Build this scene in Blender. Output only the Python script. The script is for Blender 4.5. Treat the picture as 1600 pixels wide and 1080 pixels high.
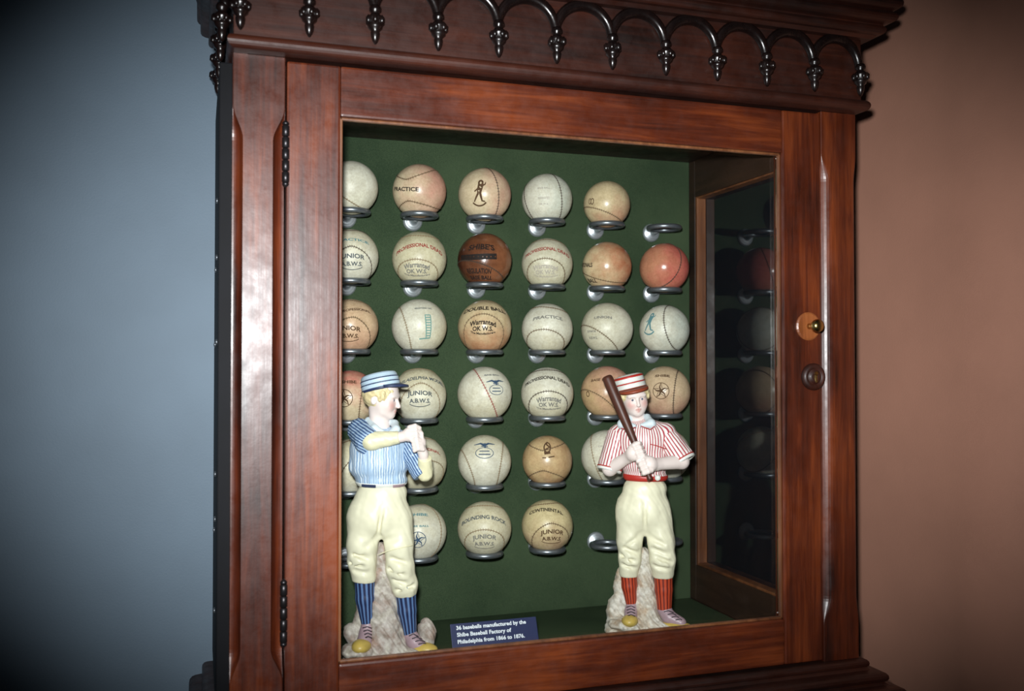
import bpy, bmesh, math, random
import numpy as np
from mathutils import Vector, Matrix, Euler

for o in list(bpy.data.objects): bpy.data.objects.remove(o)
scene = bpy.context.scene
COL = scene.collection
random.seed(7); rng = np.random.default_rng(7)
ZB = 1.17                                    # height of the door opening's lower edge above the floor

# ------------------------------------------------------------------ camera
CAM = Vector((-0.433, -1.0446, 0.3311 + ZB)); YAW, PITCH, FPX = 0.3215, 0.0186, 1467.9
cd = bpy.data.cameras.new('camera'); cam = bpy.data.objects.new('camera', cd); COL.objects.link(cam)
cam.location = CAM; cam.rotation_euler = Euler((math.pi / 2 + PITCH, 0, -YAW), 'XYZ')
cd.sensor_fit = 'HORIZONTAL'; cd.sensor_width = 36; cd.lens = FPX / 1600 * 36; cd.clip_start = 0.02
cd.dof.use_dof = True; cd.dof.focus_distance = 1.26; cd.dof.aperture_fstop = 5.0
scene.camera = cam
# ------------------------------------------------------------------ light: dim room, the photographer's flash
w = bpy.data.worlds.new('room'); scene.world = w; w.use_nodes = True
w.node_tree.nodes['Background'].inputs[0].default_value = (0.75, 0.85, 1.0, 1)
w.node_tree.nodes['Background'].inputs[1].default_value = 0.010
ld = bpy.data.lights.new('flash', 'SPOT'); flash = bpy.data.objects.new('flash', ld); COL.objects.link(flash)
ld.energy = 100; ld.color = (0.97, 0.99, 1.0); ld.shadow_soft_size = 0.022
ld.spot_size = math.radians(60); ld.spot_blend = 1.0
flash.location = CAM + Vector((-0.02, 0.02, 0.075))
aim = Vector((-0.05, 0.10, ZB + 0.375)) - flash.location
flash.rotation_euler = aim.to_track_quat('-Z', 'Y').to_euler(); flash.scale = (1.3, 1, 1)   # a flash tube throws wider than it is tall
vs = scene.view_settings
vs.view_transform = 'Standard'; vs.look = 'None'; vs.gamma = 1; vs.use_curve_mapping = False; vs.exposure = 0.0

# ------------------------------------------------------------------ materials
def lin(c):
    return tuple(((v / 255) / 12.92 if v / 255 <= .04045 else ((v / 255 + .055) / 1.055) ** 2.4) for v in c[:3]) + (1,)
class NT:
    def __init__(s, name):
        s.m = bpy.data.materials.new(name); s.m.use_nodes = True; s.t = s.m.node_tree; s.b = s.t.nodes['Principled BSDF']
    def n(s, typ, **kw):
        x = s.t.nodes.new(typ)
        for k, v in kw.items():
            if k.startswith('_'): setattr(x, k[1:], v)
            else: x.inputs[k.replace('0', ' ') if k not in x.inputs else k].default_value = v
        return x
    def l(s, a, b): s.t.links.new(a, b)
    def ramp(s, fac, stops):
        r = s.t.nodes.new('ShaderNodeValToRGB'); e = r.color_ramp.elements
        e[0].position, e[0].color = stops[0]; e[1].position, e[1].color = stops[-1]
        for p, c in stops[1:-1]:
            q = e.new(p); q.color = c
        s.l(fac, r.inputs[0]); return r.outputs[0]
    def mix(s, fac, a, b):
        x = s.t.nodes.new('ShaderNodeMix'); x.data_type = 'RGBA'
        for sock, v in ((x.inputs[0], fac), (x.inputs[6], a), (x.inputs[7], b)):
            if hasattr(v, 'links'): s.l(v, sock)
            else: sock.default_value = v
        return x.outputs[2]
    def math(s, op, a, b=None, c=None):
        x = s.t.nodes.new('ShaderNodeMath'); x.operation = op
        for i, v in enumerate((a, b, c)):
            if v is None: continue
            if hasattr(v, 'links'): s.l(v, x.inputs[i])
            else: x.inputs[i].default_value = v
        return x.outputs[0]
    def coords(s, scale=(1, 1, 1), kind='Object'):
        c = s.t.nodes.new('ShaderNodeTexCoord'); mp = s.t.nodes.new('ShaderNodeMapping'); mp.inputs['Scale'].default_value = scale
        s.l(c.outputs[kind], mp.inputs[0]); return mp.outputs[0]
    def noise(s, vec, scale, detail=4, rough=.55, dist=0):
        x = s.t.nodes.new('ShaderNodeTexNoise'); x.inputs['Scale'].default_value = scale; x.inputs['Detail'].default_value = detail
        x.inputs['Roughness'].default_value = rough; x.inputs['Distortion'].default_value = dist; s.l(vec, x.inputs['Vector']); return x.outputs[0]
    def bump(s, h, strength, dist=.001):
        x = s.t.nodes.new('ShaderNodeBump'); x.inputs['Strength'].default_value = strength; x.inputs['Distance'].default_value = dist
        s.l(h, x.inputs['Height']); s.l(x.outputs[0], s.b.inputs['Normal'])
    def base(s, c):
        if hasattr(c, 'links'): s.l(c, s.b.inputs['Base Color'])
        else: s.b.inputs['Base Color'].default_value = c
    def set(s, **kw):
        for k, v in kw.items(): s.b.inputs[k.replace('_', ' ')].default_value = v
        return s
def plain(name, c, rough=.5, metal=0, spec=.5, var=.0, vscale=60):
    k = NT(name); c = lin(c)
    if var:
        d = tuple(v * (1 - var) for v in c[:3]) + (1,); u = tuple(min(1, v * (1 + var)) for v in c[:3]) + (1,)
        k.base(k.ramp(k.noise(k.coords(), vscale), [(.3, d), (.7, u)]))
    else: k.base(c)
    k.set(Roughness=rough, Metallic=metal); k.b.inputs['Specular IOR Level'].default_value = spec
    return k.m
def wood(name, axis, dark=(40, 14, 7), mid=(82, 33, 15), light=(124, 58, 26), rough=.38, coat=.25):
    k = NT(name); s = [26, 26, 26]; s[axis] = 2.2
    v = k.coords(tuple(s)); g = k.noise(v, 3.0, 6, .6, .6)
    s2 = [300, 300, 300]; s2[axis] = 9
    g2 = k.noise(k.coords(tuple(s2)), 1.0, 3, .5)
    s3 = [9, 9, 9]; s3[axis] = 4
    g3 = k.noise(k.coords(tuple(s3)), 1.0, 3, .5)
    f = k.math('ADD', k.math('MULTIPLY', g, .38), k.math('ADD', k.math('MULTIPLY', g2, .14), k.math('MULTIPLY', g3, .48)))
    k.base(k.ramp(f, [(.37, lin(dark)), (.5, lin(mid)), (.63, lin(light))]))
    r = k.ramp(k.noise(k.coords(), 55, 5, .65), [(.3, (rough - .08,) * 3 + (1,)), (.75, (rough + .16,) * 3 + (1,))])
    k.l(r, k.b.inputs['Roughness'])
    k.bump(k.math('ADD', k.noise(k.coords(), 30, 4), k.math('MULTIPLY', g2, .25)), .35, .0012)
    k.b.inputs['Coat Weight'].default_value = coat; k.b.inputs['Coat Roughness'].default_value = .26
    return k.m
M = {}
M['wood_z'] = wood('mahogany_upright', 2); M['wood_x'] = wood('mahogany_crosswise', 0)
M['wood_y'] = wood('mahogany_lengthwise', 1)
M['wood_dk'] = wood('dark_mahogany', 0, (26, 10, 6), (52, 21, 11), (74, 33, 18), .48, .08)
M['wood_dkz'] = wood('dark_mahogany_upright', 2, (26, 10, 6), (52, 21, 11), (74, 33, 18), .48, .08)
M['ebon'] = wood('ebonised_carving', 2, (12, 7, 7), (20, 12, 11), (30, 18, 16), .24, .3)
M['side_dk'] = plain('blackened_side_wood', (15, 16, 20), .7, spec=.2, var=.2, vscale=20)
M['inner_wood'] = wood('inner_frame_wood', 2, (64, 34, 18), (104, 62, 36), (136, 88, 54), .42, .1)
M['inner_shaded'] = wood('inner_shaded_wood', 1, (26, 17, 12), (42, 27, 18), (58, 38, 25), .5, .05)  # same inner wood, with the shade of the side faces put into its colour
k = NT('green_felt'); v = k.coords()
f = k.math('ADD', k.math('MULTIPLY', k.noise(v, 900, 2), .5), k.math('MULTIPLY', k.noise(v, 7, 3), .5))
k.base(k.ramp(f, [(.36, lin((44, 58, 42))), (.62, lin((66, 80, 58)))])); k.set(Roughness=1.0); k.b.inputs['Specular IOR Level'].default_value = .03
k.bump(k.noise(v, 1500, 2), .35, .0006); M['felt'] = k.m
def wallmat(name, c):
    k = NT(name); v = k.coords(); c = lin(c)
    k.base(k.ramp(k.noise(v, 6, 4), [(.3, tuple(x * .92 for x in c[:3]) + (1,)), (.7, tuple(x * 1.06 for x in c[:3]) + (1,))]))
    k.set(Roughness=.62); k.bump(k.noise(v, 420, 3), .25, .0008); return k.m
M['wall_blue'] = wallmat('blue_grey_paint', (108, 127, 143)); M['wall_pink'] = wallmat('rose_tan_paint', (192, 140, 118))
M['floor'] = plain('floor_boards', (84, 66, 54), .5, var=.2, vscale=4)
M['chrome'] = plain('brushed_chrome', (196, 202, 208), .42, .75, var=.08, vscale=300)
M['chrome_dk'] = plain('dull_chrome', (132, 138, 144), .36, .8, var=.1, vscale=300)
M['brass'] = plain('brass', (206, 178, 110), .22, 1, var=.06, vscale=200)
M['iron'] = plain('dark_iron', (60, 58, 60), .35, .8, var=.2, vscale=120)
M['knobwood'] = wood('lighter_rosette_wood', 2, (104, 54, 26), (142, 80, 40), (172, 104, 58), .4, .2)
k = NT('door_glass'); t = k.t
tr = t.nodes.new('ShaderNodeBsdfTransparent'); gl = t.nodes.new('ShaderNodeBsdfGlossy'); gl.inputs['Roughness'].default_value = .0
fr = t.nodes.new('ShaderNodeFresnel'); fr.inputs[0].default_value = 1.45; mx = t.nodes.new('ShaderNodeMixShader')
tr.inputs[0].default_value = (.985, .995, .99, 1)
k.l(fr.outputs[0], mx.inputs[0]); k.l(tr.outputs[0], mx.inputs[1]); k.l(gl.outputs[0], mx.inputs[2]); k.l(mx.outputs[0], t.nodes['Material Output'].inputs[0])
M['glass'] = k.m
k = NT('dark_side_glass'); k.base(lin((14, 20, 26))); k.set(Roughness=.03, IOR=1.8); k.b.inputs['Specular IOR Level'].default_value = .5
M['darkglass'] = k.m
M['card'] = plain('navy_card', (26, 36, 78), .5); M['white_ink'] = plain('white_ink', (226, 232, 238), .6)

# ------------------------------------------------------------------ object helpers
def link(name, me, mat=None, parent=None, smooth=False):
    o = bpy.data.objects.new(name, me); COL.objects.link(o)
    if mat is not None and not me.materials: me.materials.append(mat)
    if smooth: me.polygons.foreach_set('use_smooth', [True] * len(me.polygons))
    if parent is not None: o.parent = parent
    return o
def empty(name, loc=(0, 0, 0), parent=None):
    o = bpy.data.objects.new(name, None); COL.objects.link(o); o.location = loc; o.empty_display_size = .02
    if parent is not None: o.parent = parent
    return o
def tag(o, label=None, cat=None, group=None, kind=None):
    for k_, v_ in (('label', label), ('category', cat), ('group', group), ('kind', kind)):
        if v_: o[k_] = v_
    return o
def bmesh_obj(name, bm, mat, parent=None, smooth=False):
    bmesh.ops.recalc_face_normals(bm, faces=bm.faces)
    me = bpy.data.meshes.new(name); bm.to_mesh(me); bm.free(); return link(name, me, mat, parent, smooth)
def add_box(bm, x0, x1, y0, y1, z0, z1, bev=0.0):
    b2 = bmesh.new(); bmesh.ops.create_cube(b2, size=1)
    for v in b2.verts: v.co = Vector(((x0 + x1) / 2 + v.co.x * (x1 - x0), (y0 + y1) / 2 + v.co.y * (y1 - y0), (z0 + z1) / 2 + v.co.z * (z1 - z0)))
    if bev: bmesh.ops.bevel(b2, geom=b2.edges[:], offset=bev, segments=2, profile=.6, affect='EDGES')
    me = bpy.data.meshes.new('tmp'); b2.to_mesh(me); b2.free(); bm.from_mesh(me); bpy.data.meshes.remove(me)
def box(name, x0, x1, y0, y1, z0, z1, mat, parent=None, bev=0.0015):
    bm = bmesh.new(); add_box(bm, x0, x1, y0, y1, z0, z1, bev); return bmesh_obj(name, bm, mat, parent)
def tube_pts(bm, pts, rad, seg=10, closed=False, caps=True, ysq=1.0):
    n = len(pts); rads = rad if hasattr(rad, '__len__') else [rad] * n; rings = []
    pts = [Vector(p) for p in pts]; prev = None
    for i in range(n):
        a = pts[(i - 1) % n] if closed or i > 0 else pts[i]; b = pts[(i + 1) % n] if closed or i < n - 1 else pts[i]
        t = (b - a).normalized()
        u = (prev - t * prev.dot(t)) if prev is not None else t.orthogonal()
        if u.length < 1e-6: u = t.orthogonal()
        u.normalize(); prev = u; v = t.cross(u)
        rings.append([bm.verts.new(pts[i] + (u * math.cos(q) + v * math.sin(q)) * rads[i]) for q in (2 * math.pi * j / seg for j in range(seg))])
    m = n if closed else n - 1
    for i in range(m):
        r0, r1 = rings[i], rings[(i + 1) % n]
        off = 0
        if closed and i == n - 1:      # untwist
            off = min(range(seg), key=lambda o_: sum((r0[j].co - r1[(j + o_) % seg].co).length for j in range(seg)))
        for j in range(seg):
            try: bm.faces.new((r0[j], r0[(j + 1) % seg], r1[(j + 1 + off) % seg], r1[(j + off) % seg]))
            except ValueError: pass
    if caps and not closed:
        bm.faces.new(rings[0][::-1]); bm.faces.new(rings[-1])
def lathe(bm, prof, seg=24, origin=(0, 0, 0), axis='Z', mats=None):
    rings = []
    for r, h in prof:
        ring = []
        for j in range(seg):
            a = 2 * math.pi * j / seg; x, y = r * math.cos(a), r * math.sin(a)
            c = {'Z': (x, y, h), 'Y': (x, h, y), 'X': (h, x, y)}[axis]
            ring.append(bm.verts.new(Vector(c) + Vector(origin)))
        rings.append(ring)
    for i in range(len(rings) - 1):
        for j in range(seg):
            f = bm.faces.new((rings[i][j], rings[i][(j + 1) % seg], rings[i + 1][(j + 1) % seg], rings[i + 1][j]))
            if mats: f.material_index = mats[i]
    for rg, m_ in ((rings[0], 0), (rings[-1], -1)):
        f = bm.faces.new(rg)
        if mats: f.material_index = mats[m_]

# ------------------------------------------------------------------ the room
def structure(o): o['kind'] = 'structure'; return o
structure(box('wall_back', -3.0, 0.62, .306, .40, 0, 2.7, M['wall_blue'], None, 0))
structure(box('wall_right', 0.56, .66, -2.6, .40, 0, 2.7, M['wall_pink'], None, 0))
structure(box('floor', -3.0, .62, -2.6, .40, -.06, 0, M['floor'], None, 0))

# ------------------------------------------------------------------ the display cabinet
W, H, DS, OS = .2856, .605, .0594, .0554
XD = W + DS; XO = XD + OS; ZT, ZL = .664, -.060
YB, ZF, ZC, XS = .2724, -.037, .648, .300
cab = empty('display_cabinet', (0, .15, ZB))
tag(cab, 'tall mahogany display cabinet with a glazed door and carved arches, on the blue wall', 'cabinet')
OFF = Vector((0, -.15, 0))
def cbox(name, x0, x1, y0, y1, z0, z1, mat, parent=cab, bev=.0015):
    off = OFF if parent is cab else Vector((0, 0, 0))
    return box(name, x0 + off.x, x1 + off.x, y0 + off.y, y1 + off.y, z0, z1, mat, parent, bev)
def shift(bm, v=OFF): bmesh.ops.translate(bm, verts=bm.verts, vec=v)
# corner posts with stopped chamfers
def post(sx, cin, cout, cove=False):
    bm = bmesh.new(); levels = []
    def smooth(t): t = max(0, min(1, t)); return t * t * (3 - 2 * t)
    zs = [ZL, -.012] + [(-.012 + .036 * i / 10) for i in range(1, 11)] + [.15, .3, .45] + [(.572 + .036 * i / 10) for i in range(0, 11)] + [ZT]
    for z in zs:
        f = smooth((z + .012) / .036) * (1 - smooth((z - .572) / .036)); ci, co = .0008 + cin * f, .0008 + cout * f
        xi, xo = XD + .0006, XO
        sec = [(xo, .034), (xo, co)]
        for q in range(1, 9): a = q / 9 * math.pi / 2; sec.append((xo - co * math.sin(a), co * math.cos(a)) if cove else (xo - co + co * math.cos(a), co - co * math.sin(a)))
        sec += [(xo - co, 0)]
        sec += [(xi + ci, 0)]
        for q in range(1, 9): a = q / 9 * math.pi / 2; sec.append((xi + ci * math.cos(a), ci * math.sin(a)) if cove else (xi + ci - ci * math.sin(a), ci - ci * math.cos(a)))
        sec += [(xi, ci), (xi, .034)]
        levels.append([bm.verts.new((sx * x, y, z)) for x, y in sec])
    for a, b in zip(levels, levels[1:]):
        n = len(a)
        for j in range(n): bm.faces.new((a[j], a[(j + 1) % n], b[(j + 1) % n], b[j]))
    bm.faces.new(levels[0]); bm.faces.new(levels[-1]); shift(bm)
    return bmesh_obj('corner_post', bm, M['wood_z'], cab)
post(-1, .0120, .0100, True); post(1, .0185, .006)
# carcass
cbox('back_board', -.40, .40, YB + .002, .305, ZL, ZT, M['side_dk'])
cbox('felt_lining', -XS, XS, YB - .001, YB + .002, ZF, ZC, M['felt'], bev=0)
cbox('case_floor', -.395, .395, .0225, YB, ZF - .02, ZF - .0015, M['inner_shaded'])
cbox('floor_felt', -.298, .298, .024, YB - .001, ZF - .0015, ZF, M['felt'], bev=0)
cbox('case_ceiling', -.395, .395, .0225, YB, ZC, ZC + .014, M['inner_shaded'])
for sx in (-1, 1):
    a, b = sorted((sx * .390, sx * .4135))
    sp = cbox('side_panel', a, b, .036, .305, ZL, ZT, M['side_dk'])
    sf = empty('side_frame', OFF, cab)
    def sb(name, xa, xb, *r, m=M['inner_shaded']):
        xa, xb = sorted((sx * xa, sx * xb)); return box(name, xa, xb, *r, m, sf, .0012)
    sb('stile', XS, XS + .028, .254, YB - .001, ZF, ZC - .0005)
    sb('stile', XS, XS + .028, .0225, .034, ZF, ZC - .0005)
    sb('bead', XS + .0015, XS + .017, .2485, .254, .018, .590, m=M['inner_wood']); sb('bead', XS + .0015, XS + .017, .034, .2485, .018, .022, m=M['inner_wood']); sb('bead', XS + .0015, XS + .017, .034, .2485, .587, .590, m=M['inner_wood'])  # upright bead's paler tone paints the flash-lit stile edge, same wood as the stile
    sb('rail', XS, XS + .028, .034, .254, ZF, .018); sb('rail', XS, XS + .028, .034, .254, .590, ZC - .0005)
    xa, xb = sorted((sx * (XS + .017), sx * (XS + .021)))
    pn = box('pane', xa, xb, .034, .254, .018, .590, M['darkglass'], sf, 0)
    pn['label'] = 'dark glass side pane reflecting the baseballs'
for px_y, pz in ((.10, .520), (.10, .454), (.17, .446), (.08, .355), (.19, .354), (.12, .20), (.12, .147), (.17, .126), (.12, .04)):
    bm = bmesh.new(); lathe(bm, [(.0008, -.4158), (.003, -.4152), (.0036, -.4134)], 12, (0, px_y, pz), 'X'); shift(bm)
    bmesh_obj('screw', bm, M['chrome_dk'], cab, True)
# mouldings running round front and both sides
def moulding(name, prof, mat, y0=0.0, hw=XO, parent=cab, sub=False):
    bm = bmesh.new(); rows = []
    for o_, z in prof:
        rows.append([bm.verts.new(c) for c in ((-hw - o_, .305, z), (-hw - o_, y0 - o_, z), (hw + o_, y0 - o_, z), (hw + o_, .305, z))])
    n = len(prof)
    for i in range(n):
        a, b = rows[i], rows[(i + 1) % n]
        for j in range(3): bm.faces.new((a[j], a[j + 1], b[j + 1], b[j]))
    bm.faces.new([r[0] for r in rows]); bm.faces.new([r[3] for r in rows][::-1])
    if parent is cab: shift(bm)
    return bmesh_obj(name, bm, mat, parent)
def arcp(cx, cz, r, a0, a1, n=6): return [(cx + r * math.cos(math.radians(a0 + (a1 - a0) * i / n)), cz + r * math.sin(math.radians(a0 + (a1 - a0) * i / n))) for i in range(n + 1)]
moulding('base_moulding', [(-.03, -.0605), (.004, -.0605)] + arcp(.004, -.066, .0055, 90, -60, 5) + [(.010, -.074), (.020, -.0745)] + arcp(.020, -.081, .0065, 90, -70, 5)
         + [(.026, -.090), (.034, -.091)] + arcp(.034, -.100, .009, 85, -90, 6) + [(.036, -.112), (.036, -.165), (-.03, -.165)], M['wood_dk'])
YF = -.012                                     # face of the frieze
frz = empty('frieze', OFF, cab)
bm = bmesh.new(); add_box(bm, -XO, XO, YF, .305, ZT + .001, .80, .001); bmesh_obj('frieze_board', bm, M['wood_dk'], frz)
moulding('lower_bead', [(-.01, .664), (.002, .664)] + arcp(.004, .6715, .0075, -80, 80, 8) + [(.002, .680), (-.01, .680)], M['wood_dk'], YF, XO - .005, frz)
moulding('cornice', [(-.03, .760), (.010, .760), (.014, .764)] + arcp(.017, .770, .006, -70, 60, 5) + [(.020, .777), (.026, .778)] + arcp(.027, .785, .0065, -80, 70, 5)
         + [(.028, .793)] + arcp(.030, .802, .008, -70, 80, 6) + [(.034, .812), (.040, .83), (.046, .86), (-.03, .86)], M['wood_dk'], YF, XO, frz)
# arcade: arches and turned drops, shared meshes
PITCH_A = .0716; X0A = -.3938; ZSP = .7215
bm = bmesh.new(); R_ = PITCH_A / 2
tube_pts(bm, [(R_ * math.cos(math.pi * i / 20), 0, R_ * math.sin(math.pi * i / 20)) for i in range(21)], [.0052 + .0016 * math.sin(math.pi * i / 20) for i in range(21)], 12)
arch_me = bpy.data.meshes.new('arch'); bmesh.ops.recalc_face_normals(bm, faces=bm.faces); bm.to_mesh(arch_me); bm.free()
arch_me.materials.append(M['ebon']); arch_me.polygons.foreach_set('use_smooth', [True] * len(arch_me.polygons))
bm = bmesh.new()
lathe(bm, [(.0055, .004), (.0068, .001), (.0068, -.002), (.0045, -.004), (.0062, -.0065), (.0095, -.009), (.0098, -.0115), (.0068, -.0145), (.0086, -.018), (.0078, -.021), (.0046, -.024), (.0052, -.0265), (.0046, -.031), (.0032, -.035), (.0012, -.038)], 14)
for a in range(6):
    c = Vector((.0085 * math.cos(a * math.pi / 3), .0085 * math.sin(a * math.pi / 3), -.0125))
    b2 = bmesh.ops.create_icosphere(bm, subdivisions=1, radius=.0034)
    for v in b2['verts']: v.co = Vector((v.co.x, v.co.y, v.co.z * 1.7)) + c
drop_me = bpy.data.meshes.new('pendant'); bmesh.ops.recalc_face_normals(bm, faces=bm.faces); bm.to_mesh(drop_me); bm.free()
drop_me.materials.append(M['ebon']); drop_me.polygons.foreach_set('use_smooth', [True] * len(drop_me.polygons))
for i in range(12):
    x = X0A + PITCH_A * i
    d = link('pendant', drop_me, None, frz); d.location = (x, YF - .007, ZSP); d.rotation_euler.z = i * .7
    if i < 11: a = link('arch', arch_me, None, frz); a.location = (x + R_, YF - .004, ZSP)
for sx in (-1, 1):
    for i in range(4):
        y = .028 + PITCH_A * i
        d = link('pendant', drop_me, None, frz); d.location = (sx * (XO + .011), y, ZSP)
        if i < 3: a = link('arch', arch_me, None, frz); a.location = (sx * (XO + .008), y + R_, ZSP); a.rotation_euler.z = math.pi / 2
# the door
door = empty('door', OFF, cab)
GAP = .0012
def dboard(name, x0, x1, z0, z1, mat): return box(name, x0, x1, 0, .021, z0, z1, mat, door, .0026)
dboard('stile', -XD + GAP, -W, ZL + .002, ZT - .003, M['wood_z']); dboard('stile', W, XD - GAP, ZL + .002, ZT - .003, M['wood_z'])
dboard('rail', -W, W, H, ZT - .003, M['wood_x']); dboard('rail', -W, W, ZL + .002, 0, M['wood_x'])
for nm, a in (('bead', (-W, -W + .003, .004, .010, 0, H)), ('bead', (W - .003, W, .004, .010, 0, H)), ('bead', (-W, W, .004, .010, H - .003, H)), ('bead', (-W, W, .004, .010, 0, .003))):
    box(nm, *a, M['inner_wood'], door, .001)
g = box('glass_pane', -W + .0005, W - .0005, .0115, .0145, .0005, H - .0005, M['glass'], door, 0); g['label'] = 'clear glass pane of the door'
bm = bmesh.new(); lathe(bm, [(.0185, -.0002), (.0185, -.002), (.0165, -.0034), (.004, -.0038)], 28, (.323, 0, .379), 'Y'); bmesh_obj('knob_plate', bm, M['knobwood'], door)['label'] = 'pale round patch behind the knob'
bm = bmesh.new(); lathe(bm, [(.004, -.003), (.0035, -.010), (.0038, -.014), (.0076, -.0165), (.0088, -.0205), (.0078, -.0245), (.004, -.0265), (.001, -.027)], 20, (.323, 0, .379), 'Y'); bmesh_obj('knob', bm, M['brass'], door, True)['label'] = 'small round brass knob'
bm = bmesh.new(); lathe(bm, [(.0175, -.0002), (.0178, -.003), (.0150, -.0065), (.0120, -.0070), (.0105, -.0045), (.0095, -.0045), (.008, -.0075), (.0045, -.008), (.001, -.0065)], 28, (.330, 0, .313), 'Y'); es = bmesh_obj('keyhole_escutcheon', bm, M['wood_dkz'], door, True); es['label'] = 'turned dark keyhole boss'
bm = bmesh.new(); add_box(bm, .3288, .3312, -.0092, -.006, .3055, .3165, .0006); lathe(bm, [(.0026, -.0092), (.0026, -.006)], 12, (.330, 0, .3175), 'Y'); bmesh_obj('keyhole', bm, M['brass'], door)
for z0 in (.527, .030):
    bm = bmesh.new(); z = z0
    for i in range(5):
        lathe(bm, [(.0024, z), (.0040, z + .001), (.0040, z + .0112), (.0024, z + .0122)], 12, (-XD, -.0018, 0)); z += .0126
    for zz, s_ in ((z0, -1), (z, 1)): lathe(bm, [(.0034, zz), (.0038, zz + s_ * .002), (.0022, zz + s_ * .004), (.0006, zz + s_ * .0055)], 12, (-XD, -.0018, 0))
    bmesh_obj('hinge', bm, M['iron'], door, True)

# ------------------------------------------------------------------ ring brackets and baseballs
BX, BZ, BY, SP = -.003, .3346, .2274, .0944
RR, RT = .0230, .0038                                       # ring radius, wire radius
bm = bmesh.new(); tube_pts(bm, [(RR * math.cos(2 * math.pi * i / 40), RR * math.sin(2 * math.pi * i / 40), 0) for i in range(40)], RT, 12, closed=True)
ring_me = bpy.data.meshes.new('ring'); bmesh.ops.recalc_face_normals(bm, faces=bm.faces); bm.to_mesh(ring_me); bm.free(); ring_me.materials.append(M['chrome_dk']); ring_me.polygons.foreach_set('use_smooth', [True] * len(ring_me.polygons))
YW = YB - .001 - BY                                         # ring centre to felt
bm = bmesh.new(); tube_pts(bm, [(0, RR + .001, 0), (0, RR + .006, -.001), (0, YW - .009, -.002), (0, YW - .004, -.002)], [.0042, .0046, .0052, .0062], 12)
arm_me = bpy.data.meshes.new('arm'); bmesh.ops.recalc_face_normals(bm, faces=bm.faces); bm.to_mesh(arm_me); bm.free(); arm_me.materials.append(M['chrome']); arm_me.polygons.foreach_set('use_smooth', [True] * len(arm_me.polygons))
bm = bmesh.new(); lathe(bm, [(.001, YW - .0080), (.0062, YW - .0080), (.0070, YW - .0058), (.0088, YW - .0066), (.0096, YW - .0050), (.0112, YW - .0050), (.0132, YW - .0034), (.0142, YW - .0014), (.0142, YW - .0001)], 28, (0, 0, -.002), 'Y')
ros_me = bpy.data.meshes.new('rosette'); bmesh.ops.recalc_face_normals(bm, faces=bm.faces); bm.to_mesh(ros_me); bm.free(); ros_me.materials.append(M['chrome']); ros_me.polygons.foreach_set('use_smooth', [True] * len(ros_me.polygons))

def sph(az, el): return np.array([np.sin(az) * np.cos(el), -np.cos(az) * np.cos(el), np.sin(el)])
def seam_curve(A, n=260):
    t = np.linspace(0, 4 * np.pi, n, endpoint=False); th = np.pi / 2 - (np.pi / 2 - A) * np.cos(t); ph = t / 2 + A * .75 * np.sin(2 * t)
    return np.stack([np.sin(th) * np.cos(ph), np.sin(th) * np.sin(ph), np.cos(th)], 1)
def frame(c, t):
    c = c / np.linalg.norm(c); t = t - c * (t @ c); t = t / np.linalg.norm(t); return np.stack([c, t, np.cross(c, t)], 1)
def seam_mesh(R, spec):
    bm = bmesh.new()
    for sp in (spec if isinstance(spec, list) else [spec]): one_seam(bm, R, sp)
    me = bpy.data.meshes.new('seam'); bm.to_mesh(me); bm.free(); return me
def one_seam(bm, R, spec):
    if spec[0] == 'pts':                       # a seam through three points of the facing side
        q = [np.array([x, -math.sqrt(max(0, 1 - x * x - z * z)), z]) for x, z in spec[1:4]]; nn = np.cross(q[1] - q[0], q[2] - q[1]); nn /= np.linalg.norm(nn)
        spec = ('circ', math.degrees(math.atan2(nn[0], -nn[1])), math.degrees(math.asin(nn[2])), 90.3, math.acos(max(-1, min(1, nn @ q[1]))))
    mode, az, el, roll, A = spec
    P = seam_curve(A)
    if mode == 'circ': t = np.linspace(0, 2 * np.pi, 170, endpoint=False); P = np.stack([np.full(170, math.cos(A)), math.sin(A) * np.cos(t), math.sin(A) * np.sin(t)], 1); c0 = np.array([1., 0, 0]); t0 = np.array([0, 1., 0])
    elif mode == 'lobe': th = math.radians(112); c0 = np.array([0, math.sin(th), math.cos(th)]); t0 = np.array([0, math.cos(th), -math.sin(th)])
    else: c0 = np.array([0, 0, 1.]); t0 = np.array([0, 1., 0])
    c1 = sph(math.radians(az), math.radians(el)); r = math.radians(roll)
    up = np.array([math.cos(r), 0.003, math.sin(r)])
    P = P @ (frame(c1, up) @ frame(c0, t0).T).T
    tube_pts(bm, [tuple(p * R * .9998) for p in P], .00058, 5, closed=True)
    n = len(P); step = 3
    for i in range(0, n, step):
        p = P[i]; tg = P[(i + 1) % n] - P[i - 1]; tg /= np.linalg.norm(tg); s = np.cross(p, tg)
        for sg in (-1, 1):
            a = p * 1.0065 * R + tg * .0001; b = (p + s * sg * .052 + tg * .024) ; b = b / np.linalg.norm(b) * R * 1.004
            wv = tg * .00034
            q = [bm.verts.new(tuple(x)) for x in (a - wv, a + wv, b + wv, b - wv)]; bm.faces.new(q)
_tc = {}
def text2d(s):
    if s in _tc: return _tc[s]
    cu = bpy.data.curves.new('t', 'FONT'); cu.body = s; cu.size = 1; cu.offset = .032; cu.resolution_u = 3; cu.align_x = 'LEFT'
    o = bpy.data.objects.new('t', cu); COL.objects.link(o); bpy.context.view_layer.update()
    me = bpy.data.meshes.new_from_object(o.evaluated_get(bpy.context.evaluated_depsgraph_get()))
    v = np.array([x.co[:2] for x in me.vertices]); f = [tuple(p.vertices) for p in me.polygons]
    bpy.data.objects.remove(o); bpy.data.curves.remove(cu); bpy.data.meshes.remove(me)
    mn, mx_ = v.min(0), v.max(0); v = (v - (mn + mx_) / 2) / (mx_ - mn)
    _tc[s] = (v, f); return _tc[s]
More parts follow.
